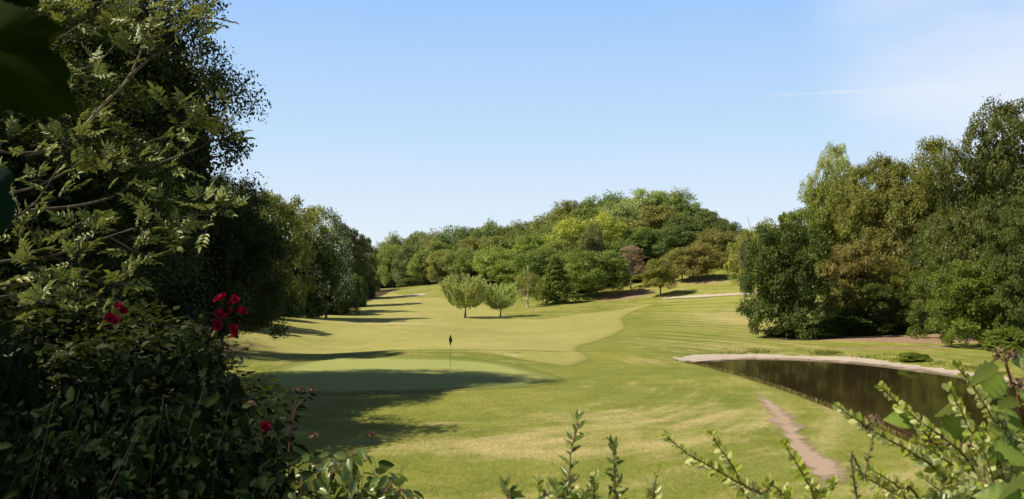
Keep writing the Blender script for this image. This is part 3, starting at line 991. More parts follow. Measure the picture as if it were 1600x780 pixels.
for (px, D, top, hw, c) in ((600, 300, 428, 20, DARK), (628, 296, 426, 22, SHADE), (655, 292, 428, 22, DARK), (683, 278, 428, 22, SHADE), (722, 262, 430, 24, SHADE), (668, 272, 436, 18, SHADE), (738, 226, 424, 26, DARK), (774, 206, 424, 26, DARK), (803, 192, 428, 22, DARK), (752, 220, 420, 22, SHADE)):
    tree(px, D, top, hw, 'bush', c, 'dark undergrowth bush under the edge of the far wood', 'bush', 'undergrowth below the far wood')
# big dark trees on the left
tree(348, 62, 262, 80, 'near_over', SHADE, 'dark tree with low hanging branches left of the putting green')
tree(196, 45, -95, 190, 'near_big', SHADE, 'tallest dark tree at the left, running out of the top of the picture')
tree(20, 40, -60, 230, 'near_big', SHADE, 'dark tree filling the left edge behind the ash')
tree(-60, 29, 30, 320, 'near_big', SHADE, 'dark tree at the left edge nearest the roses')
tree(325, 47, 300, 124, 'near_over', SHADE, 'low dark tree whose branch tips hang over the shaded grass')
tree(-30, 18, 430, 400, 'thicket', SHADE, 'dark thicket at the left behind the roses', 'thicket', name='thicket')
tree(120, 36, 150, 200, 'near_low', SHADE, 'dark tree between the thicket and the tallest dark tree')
# a tree just outside the picture that shades the bank
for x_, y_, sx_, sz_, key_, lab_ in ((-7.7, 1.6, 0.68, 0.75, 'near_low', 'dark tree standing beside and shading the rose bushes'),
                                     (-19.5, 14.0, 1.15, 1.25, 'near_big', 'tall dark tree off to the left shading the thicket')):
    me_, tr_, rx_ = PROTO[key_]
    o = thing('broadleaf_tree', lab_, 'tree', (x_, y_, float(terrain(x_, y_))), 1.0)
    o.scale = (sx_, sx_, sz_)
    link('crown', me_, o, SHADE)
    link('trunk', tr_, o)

# ------------------------------------------------------------------ flag on the green
fx, fy = at(704, 577, 54.6)[:2]
fz = float(terrain(fx, fy)) + 0.024
flag = thing('flagstick', 'golf flagstick with limp dark blue flag standing on the putting green', 'flagstick', (fx, fy, fz))
M['pole'] = plain_mat('flag_pole', (0.10, 0.10, 0.06), (0.16, 0.15, 0.08), 3, 0.5, 0.4)
M['flag'] = plain_mat('flag_cloth', (0.010, 0.016, 0.045), (0.018, 0.026, 0.07), 6, 0.8, 0.2)
M['cup'] = plain_mat('cup_dark', (0.02, 0.02, 0.02), (0.04, 0.04, 0.04), 6, 0.8, 0.2)
mb = MB()
tube(mb, [(0, 0, 0), (0.004, 0, 0.8), (0.012, 0, 1.5), (0.02, 0, 2.14)], [0.011, 0.010, 0.009, 0.008], 8)
link('pole', mb.mesh('pole', M['pole']), flag)
mb = MB()
us, vs = np.linspace(0, 1, 13), np.linspace(0, 1, 9)
U, Vv = np.meshgrid(us, vs)
# hangs from its upper corner, folded against the pole
fxp = 0.015 - 0.16 * U * (0.35 + 0.65 * (1 - Vv)) * 0.8 + 0.10 * Vv * (1 - U)
fyp = 0.07 * np.sin(U * 9 + Vv * 2) * U
fzp = 2.12 - 0.40 * Vv - 0.30 * U * (0.4 + 0.6 * U)
k_ = np.arange(8)[:, None] * 13 + np.arange(12)[None]
mb.add(np.stack([fxp, fyp, fzp], -1).reshape(-1, 3), np.stack([k_, k_ + 1, k_ + 14, k_ + 13], -1).reshape(-1, 4))
link('flag', mb.mesh('flag', M['flag']), flag)
mb = MB()
th = np.linspace(0, 2 * PI, 17)[:-1]
ring = lambda r, z: np.column_stack([r * np.cos(th), r * np.sin(th), np.full(16, z)])
i_ = np.arange(16)
mb.add(np.vstack([ring(0.056, 0.004), ring(0.022, 0.002)]), np.stack([i_, (i_ + 1) % 16, 16 + (i_ + 1) % 16, 16 + i_], 1))
link('hole', mb.mesh('hole', M['cup']), flag)  # flat ring; the shade inside the hole is painted as its dark colour

# ------------------------------------------------------------------ foreground plants
M['coto'] = leaf_mat('small_oval_leaf', (0.33, 0.40, 0.06), 0.32, 0.30, 0.5, back=(0.78, 0.78, 0.33), vspread=0.55)
M['coto_dark'] = leaf_mat('dark_small_leaf', (0.135, 0.19, 0.04), 0.25, 0.30, 0.5, back=(0.32, 0.36, 0.11), vspread=0.6)
M['bramble'] = leaf_mat('bramble_leaf', (0.15, 0.22, 0.040), 0.35, 0.40, 0.45, back=(0.24, 0.29, 0.11), vspread=0.85)
M['rose_leaf'] = leaf_mat('rose_leaf', (0.0105, 0.0195, 0.0045), 0.15, 0.6, 0.05, back=(0.016, 0.025, 0.008), vspread=0.7)  # leaf green darkened far down, so deep shade sits in the colour
M['ash'] = leaf_mat('ash_leaf', (0.205, 0.235, 0.060), 0.18, 0.40, 0.3, back=(0.27, 0.295, 0.10), vspread=0.5)
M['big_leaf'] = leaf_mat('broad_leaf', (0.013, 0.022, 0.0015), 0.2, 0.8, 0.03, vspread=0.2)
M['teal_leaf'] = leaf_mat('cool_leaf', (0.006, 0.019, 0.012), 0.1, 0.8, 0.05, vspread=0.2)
M['twig'] = plain_mat('twig', (0.13, 0.085, 0.05), (0.26, 0.18, 0.11), 40, 0.8, 0.2)
M['red_twig'] = plain_mat('red_twig', (0.16, 0.05, 0.045), (0.28, 0.12, 0.08), 40, 0.7, 0.3)
M['pale_twig'] = plain_mat('pale_twig', (0.20, 0.15, 0.10), (0.32, 0.25, 0.18), 14, 0.8, 0.2)
M['green_twig'] = plain_mat('green_twig', (0.018, 0.022, 0.010), (0.035, 0.032, 0.016), 40, 0.7, 0.3)  # twig green darkened so the stems look shaded by colour
M['dried'] = plain_mat('dried_flower', (0.16, 0.085, 0.045), (0.42, 0.30, 0.19), 60, 0.9, 0.1)
M['petal'] = leaf_mat('rose_petal', (0.27, 0.005, 0.028), 0.35, 0.7, 0.1, vspread=0.7)
M['stamen'] = plain_mat('rose_stamen', (0.45, 0.30, 0.05), (0.6, 0.42, 0.08), 60, 0.8, 0.1)


def gz(x, y):
    return float(terrain(x, y))


def leafy_stem(parent, pts, loc, tm, L, W, gap, t0, lm, sm, seed, r0=0.0035, face=0.65, wander=0.35, taper=0.55, whorl=False, droop=0.0, name='stem'):
    """one stem mesh with one mesh of its leaves under it; PTS are world points, LOC the thing's origin"""
    g = np.random.default_rng(seed)
    c = curve(np.asarray(pts, float) - loc, 10)
    n = len(c)
    c = c + np.cumsum(g.normal(0, 0.0007, (n, 3)), 0)
    mb = MB()
    tube(mb, c, np.linspace(r0, r0 * 0.3, n), 6)
    st = link(name, mb.mesh(name, sm), parent)
    seg = np.linalg.norm(np.diff(c, axis=0), axis=1)
    s = np.concatenate([[0], np.cumsum(seg)])
    tot = s[-1]
    q = []
    p_ = tot * t0
    while p_ < tot:
        q.append(p_)
        k = (p_ - tot * t0) / (tot * (1 - t0))
        p_ += gap * (1 - 0.55 * k) * g.uniform(0.75, 1.25)
    q = np.array(q + [tot] * 3)
    k = (q - tot * t0) / (tot * (1 - t0))
    P = np.stack([np.interp(q, s, c[:, d]) for d in range(3)], 1)
    Sx = nrm(np.stack([np.interp(np.minimum(q + .004, tot), s, c[:, d]) - np.interp(np.minimum(q + .004, tot) - .012, s, c[:, d]) for d in range(3)], 1))
    Vw = np.array([0, 1.0, 0])
    Bi = nrm(np.cross(Sx, Vw))
    Bv = np.cross(Bi, Sx)
    if whorl:
        phi = np.arange(len(q)) * 2.4 + g.normal(0, .3, len(q))
    else:
        phi = np.where(np.arange(len(q)) % 2, PI / 2, -PI / 2) + g.normal(0, wander, len(q))
    side = Bv * np.cos(phi)[:, None] + Bi * np.sin(phi)[:, None]
    op = np.where(k > 0.93, 0.4, 0.95 if whorl else 0.75)[:, None]
    T = Sx * 0.75 + side * op + np.array([0, 0, -droop]) + g.normal(0, 0.12, (len(q), 3))
    sg = np.where(g.uniform(0, 1, len(q)) < face, 1.0, -1.0)[:, None]
    Nn = np.array([0.50, 0.70, -0.42]) * sg + (Sx - side) * 0.28 + g.normal(0, 0.33, (len(q), 3))
    sc = (1 - (1 - taper) * k) * g.uniform(0.75, 1.2, len(q))
    mb = MB()
    scatter(mb, tm, P, T, Nn, L * sc, W * sc, np.clip(g.normal(0.5, 0.22, len(q)), 0, 1))
    link('leaves', mb.mesh('leaves', lm), st)
    return st


def head(parent, loc, p, seed, size=0.02, name='flower_head'):
    """a dried flower head: a spray of thin stalks ending in small starry husks"""
    g = np.random.default_rng(seed)
    mb = MB()
    p = np.asarray(p) - loc
    for k in range(16):
        d = nrm(np.array([g.normal(0, .8), g.normal(0, .8), g.uniform(0.2, 1.1)]))
        e = p + d * size * g.uniform(0.6, 1.15)
        tube(mb, [p - np.array([0, 0, size * .5]), p + d * size * .4, e], [size * .05, size * .04, size * .03], 4)
        dirs = sphere_dirs(7, g)
        scatter(mb, T_LANCE, np.repeat(e[None], 7, 0), dirs, g.normal(0, 1, (7, 3)), size * .42, size * .26, g.uniform(0, 1, 7))
    return link(name, mb.mesh(name, M['dried']), parent)


def rose_mesh(seed, size):
    """an open double rose: rings of cupped petals round a small eye"""
    g = np.random.default_rng(seed)
    mb = MB()
    tm = tmpl([(0, 0), (.2, .34), (.5, .55), (.8, .5), (.95, .26), (1, 0)], 0.12, -0.35)
    for n, tilt, L in ((6, 0.15, 1.0), (6, 0.55, 0.85), (5, 1.0, 0.62), (4, 1.35, 0.42)):
        t = np.arange(n) * 2 * PI / n + g.uniform(0, 6) + g.normal(0, .12, n)
        T = np.stack([np.cos(t) * math.cos(tilt), np.sin(t) * math.cos(tilt), np.full(n, math.sin(tilt))], 1) + g.normal(0, .1, (n, 3))
        Nn = np.stack([-np.cos(t) * math.sin(tilt), -np.sin(t) * math.sin(tilt), np.full(n, math.cos(tilt))], 1)
        scatter(mb, tm, np.zeros((n, 3)) + T * 0.04 * size, T, Nn, size * 0.5 * L * g.uniform(.9, 1.1, n), size * 0.52 * L, g.uniform(0.3, .9, n))
    n = 14
    d = sphere_dirs(n, g, 0.4)
    scatter(mb, T_CHIP, np.zeros((n, 3)), d, g.normal(0, 1, (n, 3)), size * .16, size * .05, 0.5, 1)
    return mb.mesh('flower', [M['petal'], M['stamen']])


ROSES = [rose_mesh(70 + k, 0.036) for k in range(3)]


def rose(parent, loc, px, py, D, k):
    o = link('flower', ROSES[k % 3], parent)
    o.location = at(px, py, D) - loc
    g = random.Random(k)
    o.rotation_euler = (R(60) + g.uniform(-.5, .5), g.uniform(-.6, .6), g.uniform(-.6, .6))
    s_ = g.uniform(0.85, 1.15)
    o.scale = (s_, s_, s_)
    return o


def P3(L, D):
    """pixel path with depths -> world"""
    D = np.broadcast_to(D, (len(L),))
    return [at(a, b, d) for (a, b), d in zip(L, D)]


# --- right: arching small leaved shrub
rt = np.array([1.22, 2.0, gz(1.22, 2.0)])
shrub = thing('arching_shrub', 'arching shrub with rows of small pale oval leaves in the lower right corner', 'shrub', rt)
g = np.random.default_rng(21)
explicit = [
    [(1318, 628), (1370, 668), (1430, 705), (1490, 755), (1540, 800)],
    [(1376, 604), (1420, 650), (1465, 700), (1510, 745), (1560, 800)],
    [(1476, 612), (1498, 650), (1522, 690), (1560, 750), (1585, 800)],
    [(1492, 578), (1530, 625), (1556, 670), (1580, 725), (1600, 800)],
    [(1050, 692), (1085, 722), (1130, 748), (1185, 775), (1230, 800)],
    [(1112, 682), (1128, 705), (1148, 735), (1165, 770), (1180, 800)],
    [(1224, 692), (1240, 725), (1258, 755), (1275, 800)],
    [(1412, 640), (1455, 672), (1500, 712), (1545, 765), (1580, 800)],
    [(1430, 690), (1470, 715), (1515, 750), (1560, 800)],
    [(1205, 742), (1225, 765), (1240, 800)], [(1310, 752), (1290, 775), (1275, 800)],
    [(1370, 730), (1410, 755), (1450, 800)], [(1345, 745), (1385, 768), (1420, 800)], [(1600, 560), (1606, 620), (1612, 690), (1618, 790)],
]
for k, L in enumerate(explicit):
    D = np.linspace(1.75, 1.95, len(L)) + g.normal(0, .03)
    pts = P3(L, D)[::-1]
    e = pts[0]
    foot = rt + np.array([g.normal(0, .08), g.normal(0, .08), -0.02])
    if L[0][0] < 1320:
        foot = np.array([e[0] * .5 + rt[0] * .5 - .1, 1.95, gz(.6, 1.95) - .02])
    pts = [foot, foot * .45 + e * .55 + np.array([0.05, 0, 0.0])] + pts
    leafy_stem(shrub, pts, rt, T_OVAL, 0.034, 0.0215, 0.0135, 0.5, M['coto'], M['twig'], 200 + k, 0.0042, 0.68)
k = 0
while k < 84:
    px, py = g.uniform(1350, 1640), g.uniform(625, 800)
    if py < 790 - (px - 1350) * 0.66 + g.uniform(-10, 30):
        continue
    D = g.uniform(1.7, 2.15)
    tip = at(px, py, D)
    foot = rt + np.array([g.normal(0, .14), g.normal(0.05, .1), -0.02])
    lean = np.array([g.normal(0.10, .10), g.normal(0, .04), -0.16])
    leafy_stem(shrub, [foot, foot * .35 + tip * .65 + np.array([.06, 0, -.02]), tip + lean * .6, tip], rt, T_OVAL, 0.033, 0.021, 0.0125, 0.55,
               M['coto'] if g.uniform() < .6 else M['coto_dark'], M['twig'], 300 + k, 0.0038, 0.6)
    k += 1
leafy_stem(shrub, [rt + np.array([-.2, 0, 0]), *P3([(1345, 800), (1352, 745), (1364, 700), (1368, 672)], 1.7)], rt, T_LANCE, 0.020, 0.009, 0.010, 0.5, M['coto_dark'], M['twig'], 391, 0.003, 0.5, whorl=True)

# --- right: bramble growing through it
bt = np.array([1.42, 2.05, gz(1.42, 2.05)])
br = thing('bramble', 'bramble with broad toothed leaves and brown dried flower heads at the right edge', 'bramble', bt)
stemb = [[(1620, 800), (1612, 720), (1598, 650), (1578, 590), (1570, 560)], [(1640, 800), (1600, 740), (1530, 700), (1450, 690), (1372, 655)], [(1612, 720), (1606, 660), (1590, 615)]]
for k, L in enumerate(stemb):
    pts = P3(L, np.linspace(1.95, 1.8, len(L)))
    if k < 2:
        pts = [bt + np.array([0, 0, -.02])] + pts
    mb = MB()
    c = curve(np.array(pts) - bt, 10)
    tube(mb, c, np.linspace(0.0055, 0.0025, len(c)), 7)
    gq = np.random.default_rng(60 + k)
    ii = gq.integers(4, len(c), 40)
    scatter(mb, T_LANCE, c[ii], gq.normal(0, 1, (40, 3)), gq.normal(0, 1, (40, 3)), 0.007, 0.003, 0.5)
    link('stem', mb.mesh('stem', M['red_twig']), br)
for k, (px, py, ang, ln, D) in enumerate(((1562, 575, 205, 52, 1.72), (1580, 565, -15, 52, 1.8), (1566, 585, 235, 56, 1.85), (1500, 645, 165, 58, 1.9), (1540, 650, -10, 58, 1.9), (1508, 655, 235, 54, 1.88),
                                          (1560, 640, 30, 48, 1.85), (1480, 705, 200, 50, 1.95), (1600, 712, 170, 62, 1.8), (1610, 760, 190, 76, 1.62), (1590, 625, 20, 44, 1.9), (1428, 660, 170, 44, 1.85), (1540, 705, 215, 52, 1.95), (1600, 790, 165, 66, 1.6), (1520, 560, 200, 0.1, 1.9), (1578, 655, 200, 50, 1.85))):
    if ln < 1:
        continue
    gq = np.random.default_rng(80 + k)
    a = R(ang)
    mb = MB()
    T = np.array([[math.cos(a), gq.normal(0, .3), math.sin(a)]])
    Nn = np.array([[gq.normal(0, .3), -0.75 if k % 3 else 0.75, 0.7]])
    ln_m = ln / FPX * D * 1.05
    scatter(mb, T_SERR, (at(px, py, D) - bt)[None], T, Nn, ln_m, ln_m * .82, gq.uniform(.25, .7, 1), 0, AV_SERR)
    link('leaf', mb.mesh('leaf', M['bramble']), br)
for k, (px, py, sz, D) in enumerate(((1571, 562, .022, 1.8), (1592, 605, .020, 1.85), (1368, 662, .016, 1.8), (1354, 668, .014, 1.8), (1548, 728, .016, 1.85))):
    head(br, bt, at(px, py, D), 90 + k, sz)

# --- upright shoots in the middle
shoots = [
    ('tall upright leafy shoot at the bottom centre, tallest of the row', [(880, 800), (882, 765), (886, 710), (897, 650)], T_LANCE, .046, .016, .0135, 'coto_dark', 'red_twig', 1.75, True),
    ('straight upright leafy shoot with bright tip right of the tallest one', [(964, 800), (964, 765), (965, 730), (963, 692)], T_LANCE, .044, .0165, .0135, 'coto_dark', 'red_twig', 1.75, True),
    ('short shoot with pale oval leaves right of the straight shoot', [(1020, 805), (1023, 785), (1026, 760), (1029, 734)], T_OVAL, .030, .0185, .016, 'coto', 'twig', 1.75, False),
    ('shoot with two brownish leaves at the left of the upright shoots', [(792, 805), (789, 785), (784, 757)], T_LANCE, .044, .020, .018, 'coto_dark', 'twig', 1.7, False),
    ('short pale leaved shoot at the bottom left of the tallest shoot', [(850, 805), (842, 785), (832, 752)], T_OVAL, .033, .0195, .0135, 'coto', 'twig', 1.75, False),
    ('dense low shoot beside the foot of the tallest shoot', [(878, 810), (876, 790), (872, 760)], T_LANCE, .046, .017, .010, 'coto_dark', 'twig', 1.68, True),
    ('leaning pale shoot at the bottom right of the tallest shoot', [(892, 805), (905, 785), (925, 748)], T_OVAL, .032, .018, .013, 'coto', 'twig', 1.75, False),
    ('small pale tipped shoot between the tall shoot and the straight shoot', [(928, 808), (930, 785), (931, 756)], T_OVAL, .029, .017, .013, 'coto', 'twig', 1.75, False),
]
for k, (lab, L, tm, l_, w_, gp_, lm, sm, D, wh) in enumerate(shoots):
    pts = P3(L, D)
    e = pts[0]
    loc = np.array([e[0] + .02, D + .03, gz(e[0], D)])
    t_ = thing('leafy_shoot', lab, 'shoot', loc, 0, 'upright shoots along the bottom of the picture')
    leafy_stem(t_, [loc + np.array([0, 0, -.02]), loc * .5 + e * .5] + pts, loc, tm, l_, w_, gp_, 0.72, M[lm], M[sm], 400 + k, 0.0032, 0.55, whorl=wh, wander=.5)


# --- left: roses and brambles in the shade
def shady_bush(name, label, cat, root, outline, D, n, tm, L, lm, sm, seed, heads=(), flowers=(), droop=0.5, t0=0.45, gap=0.022):
    g = np.random.default_rng(seed)
    root = np.array([root[0], root[1], gz(*root)])
    o = thing(name, label, cat, root)
    outline = np.array(outline, float)
    mbs, mbl = MB(), MB()
    pv = []
    for k in range(n):
        px = g.uniform(outline[0, 0], outline[-1, 0])
        ytop = np.interp(px, outline[:, 0], outline[:, 1])
        py = ytop + (815 - ytop) * g.uniform(0, 1) ** 1.5
        d = g.uniform(*D)
        tip = at(px, py, d)
        foot = np.array([tip[0] * .6 + root[0] * .4 + g.normal(0, .1), d + g.normal(0.05, .12), 0])
        foot[2] = gz(foot[0], foot[1]) - 0.02
        h = max(tip[2] - foot[2], .1)
        mid = foot * .4 + tip * .6 + np.array([g.normal(0, .06), g.normal(0, .06), .12 * h])
        end = tip + np.array([g.normal(0, .04), 0, 0])
        c = curve(np.array([foot, mid, end]) - root, 9)
        tube(mbs, c, np.linspace(0.0032, 0.001, len(c)), 5)
        s_ = np.concatenate([[0], np.cumsum(np.linalg.norm(np.diff(c, axis=0), axis=1))])
        q = np.arange(s_[-1] * t0, s_[-1], gap)
        if not len(q):
            continue
        m_ = 2
        q = np.repeat(q, m_)
        Pq = np.stack([np.interp(q, s_, c[:, e]) for e in range(3)], 1)
        off = sphere_dirs(len(q), g)
        Pq = Pq + off * g.uniform(0.005, 0.055, len(q))[:, None]
        T = off + np.array([0, 0, -droop]) + g.normal(0, .3, (len(q), 3))
        Nn = np.array([0, -.25, .8]) + g.normal(0, .5, (len(q), 3))
        l_ = L * g.uniform(.6, 1.25, len(q))
        scatter(mbl, tm, Pq, T, Nn, l_, l_ * .6, np.clip(g.normal(.5, .25, len(q)), 0, 1))
    link('stems', mbs.mesh('stems', M[sm]), o)
    link('leaves', mbl.mesh('leaves', M[lm]), o)
    for k, (px, py, d) in enumerate(flowers):
        rose(o, root, px, py, d, seed + k)
    for k, (px, py, d, sz) in enumerate(heads):
        head(o, root, at(px, py, d), seed + 30 + k, sz)
    return o, root


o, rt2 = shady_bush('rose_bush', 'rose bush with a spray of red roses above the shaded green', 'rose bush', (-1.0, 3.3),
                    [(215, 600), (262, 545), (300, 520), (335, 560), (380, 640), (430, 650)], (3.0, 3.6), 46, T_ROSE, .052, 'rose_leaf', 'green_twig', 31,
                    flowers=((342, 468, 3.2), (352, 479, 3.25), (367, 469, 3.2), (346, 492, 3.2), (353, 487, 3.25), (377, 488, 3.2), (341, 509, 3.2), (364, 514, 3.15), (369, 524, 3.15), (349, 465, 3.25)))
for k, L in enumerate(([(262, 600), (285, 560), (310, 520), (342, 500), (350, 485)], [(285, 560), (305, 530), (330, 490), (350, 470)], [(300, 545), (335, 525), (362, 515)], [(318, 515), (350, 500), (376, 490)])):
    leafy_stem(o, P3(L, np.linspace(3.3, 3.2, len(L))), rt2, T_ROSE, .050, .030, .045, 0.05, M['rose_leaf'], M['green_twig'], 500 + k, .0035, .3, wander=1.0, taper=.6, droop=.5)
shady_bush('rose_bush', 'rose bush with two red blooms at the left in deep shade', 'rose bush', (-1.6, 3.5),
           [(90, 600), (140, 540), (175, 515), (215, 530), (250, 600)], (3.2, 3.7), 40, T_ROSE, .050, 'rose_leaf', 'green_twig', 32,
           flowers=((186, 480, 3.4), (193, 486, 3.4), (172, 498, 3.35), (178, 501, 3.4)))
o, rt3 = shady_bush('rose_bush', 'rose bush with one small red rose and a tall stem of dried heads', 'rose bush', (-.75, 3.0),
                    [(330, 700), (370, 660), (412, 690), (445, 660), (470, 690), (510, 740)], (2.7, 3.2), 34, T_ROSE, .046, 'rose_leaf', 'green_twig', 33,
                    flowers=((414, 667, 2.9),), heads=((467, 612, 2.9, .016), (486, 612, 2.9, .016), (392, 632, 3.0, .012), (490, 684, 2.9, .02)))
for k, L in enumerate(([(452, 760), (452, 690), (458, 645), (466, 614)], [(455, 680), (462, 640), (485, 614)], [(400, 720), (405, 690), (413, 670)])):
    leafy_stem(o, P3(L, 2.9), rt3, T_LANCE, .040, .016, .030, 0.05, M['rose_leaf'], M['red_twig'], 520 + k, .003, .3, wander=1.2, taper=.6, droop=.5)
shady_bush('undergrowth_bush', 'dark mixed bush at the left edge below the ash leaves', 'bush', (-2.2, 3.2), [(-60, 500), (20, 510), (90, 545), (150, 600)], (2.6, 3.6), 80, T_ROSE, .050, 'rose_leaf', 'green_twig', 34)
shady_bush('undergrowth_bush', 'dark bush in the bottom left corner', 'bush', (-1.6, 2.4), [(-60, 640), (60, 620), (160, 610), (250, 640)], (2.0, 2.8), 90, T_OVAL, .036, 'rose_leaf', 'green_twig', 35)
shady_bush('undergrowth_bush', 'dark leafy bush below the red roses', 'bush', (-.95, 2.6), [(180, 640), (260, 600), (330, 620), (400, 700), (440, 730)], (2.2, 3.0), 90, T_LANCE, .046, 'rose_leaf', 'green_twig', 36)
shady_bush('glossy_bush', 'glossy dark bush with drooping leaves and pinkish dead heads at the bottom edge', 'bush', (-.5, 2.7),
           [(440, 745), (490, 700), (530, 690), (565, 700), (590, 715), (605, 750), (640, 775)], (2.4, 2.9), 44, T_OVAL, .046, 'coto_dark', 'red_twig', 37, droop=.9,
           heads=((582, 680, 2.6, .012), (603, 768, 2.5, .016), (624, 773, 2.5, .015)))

# --- ash boughs at the upper left
def compound(mb, P, T, Nn, L, g, pairs=4):
    n = len(P)
    T, Bn = nrm(T), None
    Nn = nrm(Nn - T * (Nn * T).sum(1, keepdims=True))
    B = np.cross(Nn, T)
    L = np.broadcast_to(L, (n,))
    for i in range(pairs):
        t = 0.34 + 0.52 * i / (pairs - 1)
        for sg in (-1, 1):
            base = P + T * (L * t)[:, None] - np.array([0, 0, 1]) * (L * t * t * .18)[:, None]
            d = T * .55 + B * sg * .8 + g.normal(0, .10, (n, 3))
            l_ = L * (.36 - .05 * abs(i - 1.3)) * g.uniform(.85, 1.12, n)
            scatter(mb, T_LANCE, base, d, Nn + B * sg * -.25 + g.normal(0, .12, (n, 3)), l_, l_ * .42, np.clip(g.normal(.5, .3, n), 0, 1))
    base = P + T * (L * .92)[:, None] - np.array([0, 0, 1]) * (L * .16)[:, None]
    scatter(mb, T_LANCE, base, T + g.normal(0, .1, (n, 3)), Nn, L * .38, L * .14, np.clip(g.normal(.5, .2, n), 0, 1))
    for k in range(n):
        tt = np.linspace(0, 1, 4)[:, None]
        tube(mb, P[k] + T[k] * L[k] * tt - np.array([0, 0, 1]) * L[k] * .18 * tt ** 2, [.0035, .003, .0025, .001], 3, .5, 1)


ax, ay = -5.6, 6.6
az = gz(ax, ay)
aloc = np.array([ax, ay, az])
ash = thing('ash_tree', 'young ash tree with feathery sunlit leaves at the upper left', 'tree', aloc)
g = np.random.default_rng(41)
mb = MB()
tube(mb, curve(np.array([(0, 0, -.2), (.05, 0, 1.5), (.1, .1, 3.2), (.0, .1, 5.2), (.2, .1, 7)]), 8), np.linspace(.13, .03, 33), 9)
link('trunk', mb.mesh('trunk', M['bark']), ash)
boughs = [
    ([(130, 200), (165, 160), (200, 122), (228, 60), (238, 25)], 6.9), ([(200, 122), (230, 95), (265, 72), (298, 42)], 7.0), ([(-60, 330), (60, 290), (150, 245), (240, 220), (282, 195)], 6.7),
    ([(150, 245), (220, 260), (290, 240), (325, 225)], 6.9), ([(-60, 120), (20, 90), (90, 60), (140, 30)], 6.6), ([(20, 90), (110, 110), (160, 90), (185, 60)], 7.1), ([(-60, 380), (40, 330), (80, 280), (100, 240)], 6.3),
    ([(40, 330), (130, 320), (190, 300), (215, 270)], 6.6), ([(-60, 430), (80, 400), (170, 370), (250, 345), (325, 335)], 6.5), ([(170, 370), (230, 400), (275, 395)], 6.7), ([(-60, 470), (50, 440), (110, 410), (140, 370)], 6.2),
    ([(80, 400), (160, 440), (215, 440)], 6.4), ([(-60, 250), (30, 240), (90, 230), (130, 200)], 7.0), ([(-40, 480), (40, 470), (100, 470), (150, 460)], 6.0), ([(-60, 30), (60, 20), (110, -10)], 7.0), ([(90, 60), (170, 40), (215, 10)], 7.2),
    ([(-60, 300), (20, 330), (50, 370), (30, 400)], 6.4), ([(230, 60), (262, 50), (270, 20)], 7.0),
]
for k, (L, D) in enumerate(boughs):
    pts = np.array(P3(L, np.linspace(D - .15, D + .15, len(L)))) - aloc
    if L[0][0] < -10:
        h = min(max(pts[0][2] - .8, 1.2), 6.5)
        pts = np.vstack([[0.05, 0.05, h], pts])
    c = curve(pts, 8)
    mb = MB()
    tube(mb, c, np.linspace(.015 if len(L) > 3 else .010, .003, len(c)), 6)
    bo = link('branch', mb.mesh('branch', M['pale_twig'] if k in (0, 5) else M['bark']), ash)
    mb = MB()
    n0 = len(c) // 3
    # side shoots, each carrying a tuft of leaves
    ids = list(range(n0, len(c), 6)) + [len(c) - 1] * 3
    P_, T_, N_ = [], [], []
    for i_ in ids:
        b0 = c[i_]
        sd_ = nrm(np.array([g.normal(.3, .7), g.normal(-.2, .6), g.normal(.35, .5)]))
        e_ = b0 + sd_ * g.uniform(.08, .34)
        tube(mb, [b0, b0 * .5 + e_ * .5 + np.array([0, 0, .02]), e_], [.006, .005, .004], 4, .5, 1)
        for q_ in range(int(g.integers(3, 6))):
            a_l = sd_ * .35 + np.array([g.normal(.15, .75), g.normal(-.1, .65), g.normal(.55, .5)])
            P_.append(b0 * (.15 * g.uniform()) + e_ * 1.0 - b0 * 0 - e_ * 0 if False else e_ + (b0 - e_) * g.uniform(0, .5))
            T_.append(a_l)
            N_.append(np.array([g.normal(-.35, .4), g.normal(-.45, .4), .75]))
    compound(mb, np.array(P_), np.array(T_), np.array(N_), g.uniform(.14, .235, len(P_)), g)
    link('leaves', mb.mesh('leaves', [M['ash'], M['green_twig']]), bo)


# --- two large leaves close to the lens at the left edge
def flat_leaf(outline, D, mat, name, parent, loc, ctr, bend=.02):
    o_ = np.array(outline, float)
    # toothed rim
    dense = []
    for a, b in zip(o_, np.roll(o_, -1, 0)):
        m_ = max(2, int(np.hypot(*(b - a)) / 7))
        for q in range(m_):
            p_ = a + (b - a) * q / m_
            nn_ = np.array([-(b - a)[1], (b - a)[0]]) / max(np.hypot(*(b - a)), 1)
            dense.append(p_ - nn_ * (1.8 if q % 2 else -0.6))
    o_ = np.array(dense)
    ctr = np.array(ctr, float)
    mb = MB()
    V, n = [], len(o_)
    for t in (1, .75, .5, .25):
        pp_ = ctr + (o_ - ctr) * t
        ang = np.arctan2(o_[:, 1] - ctr[1], o_[:, 0] - ctr[0])
        for (a, b), an in zip(pp_, ang):
            V.append(at(a, b, D + bend * (t * t) + bend * .25 * math.cos(an * 5) * t) - loc)
    V.append(at(*ctr, D) - loc)
    F = []
    i_ = np.arange(n)
    for r_ in range(3):
        F.append(np.stack([r_ * n + i_, r_ * n + (i_ + 1) % n, (r_ + 1) * n + (i_ + 1) % n, (r_ + 1) * n + i_], 1))
    mb.add(np.array(V), [np.concatenate(F), np.stack([3 * n + i_, 3 * n + (i_ + 1) % n, np.full(n, 4 * n)], 1)], np.random.default_rng(1).uniform(.35, .65, len(V)))
    return link(name, mb.mesh(name, mat), parent)


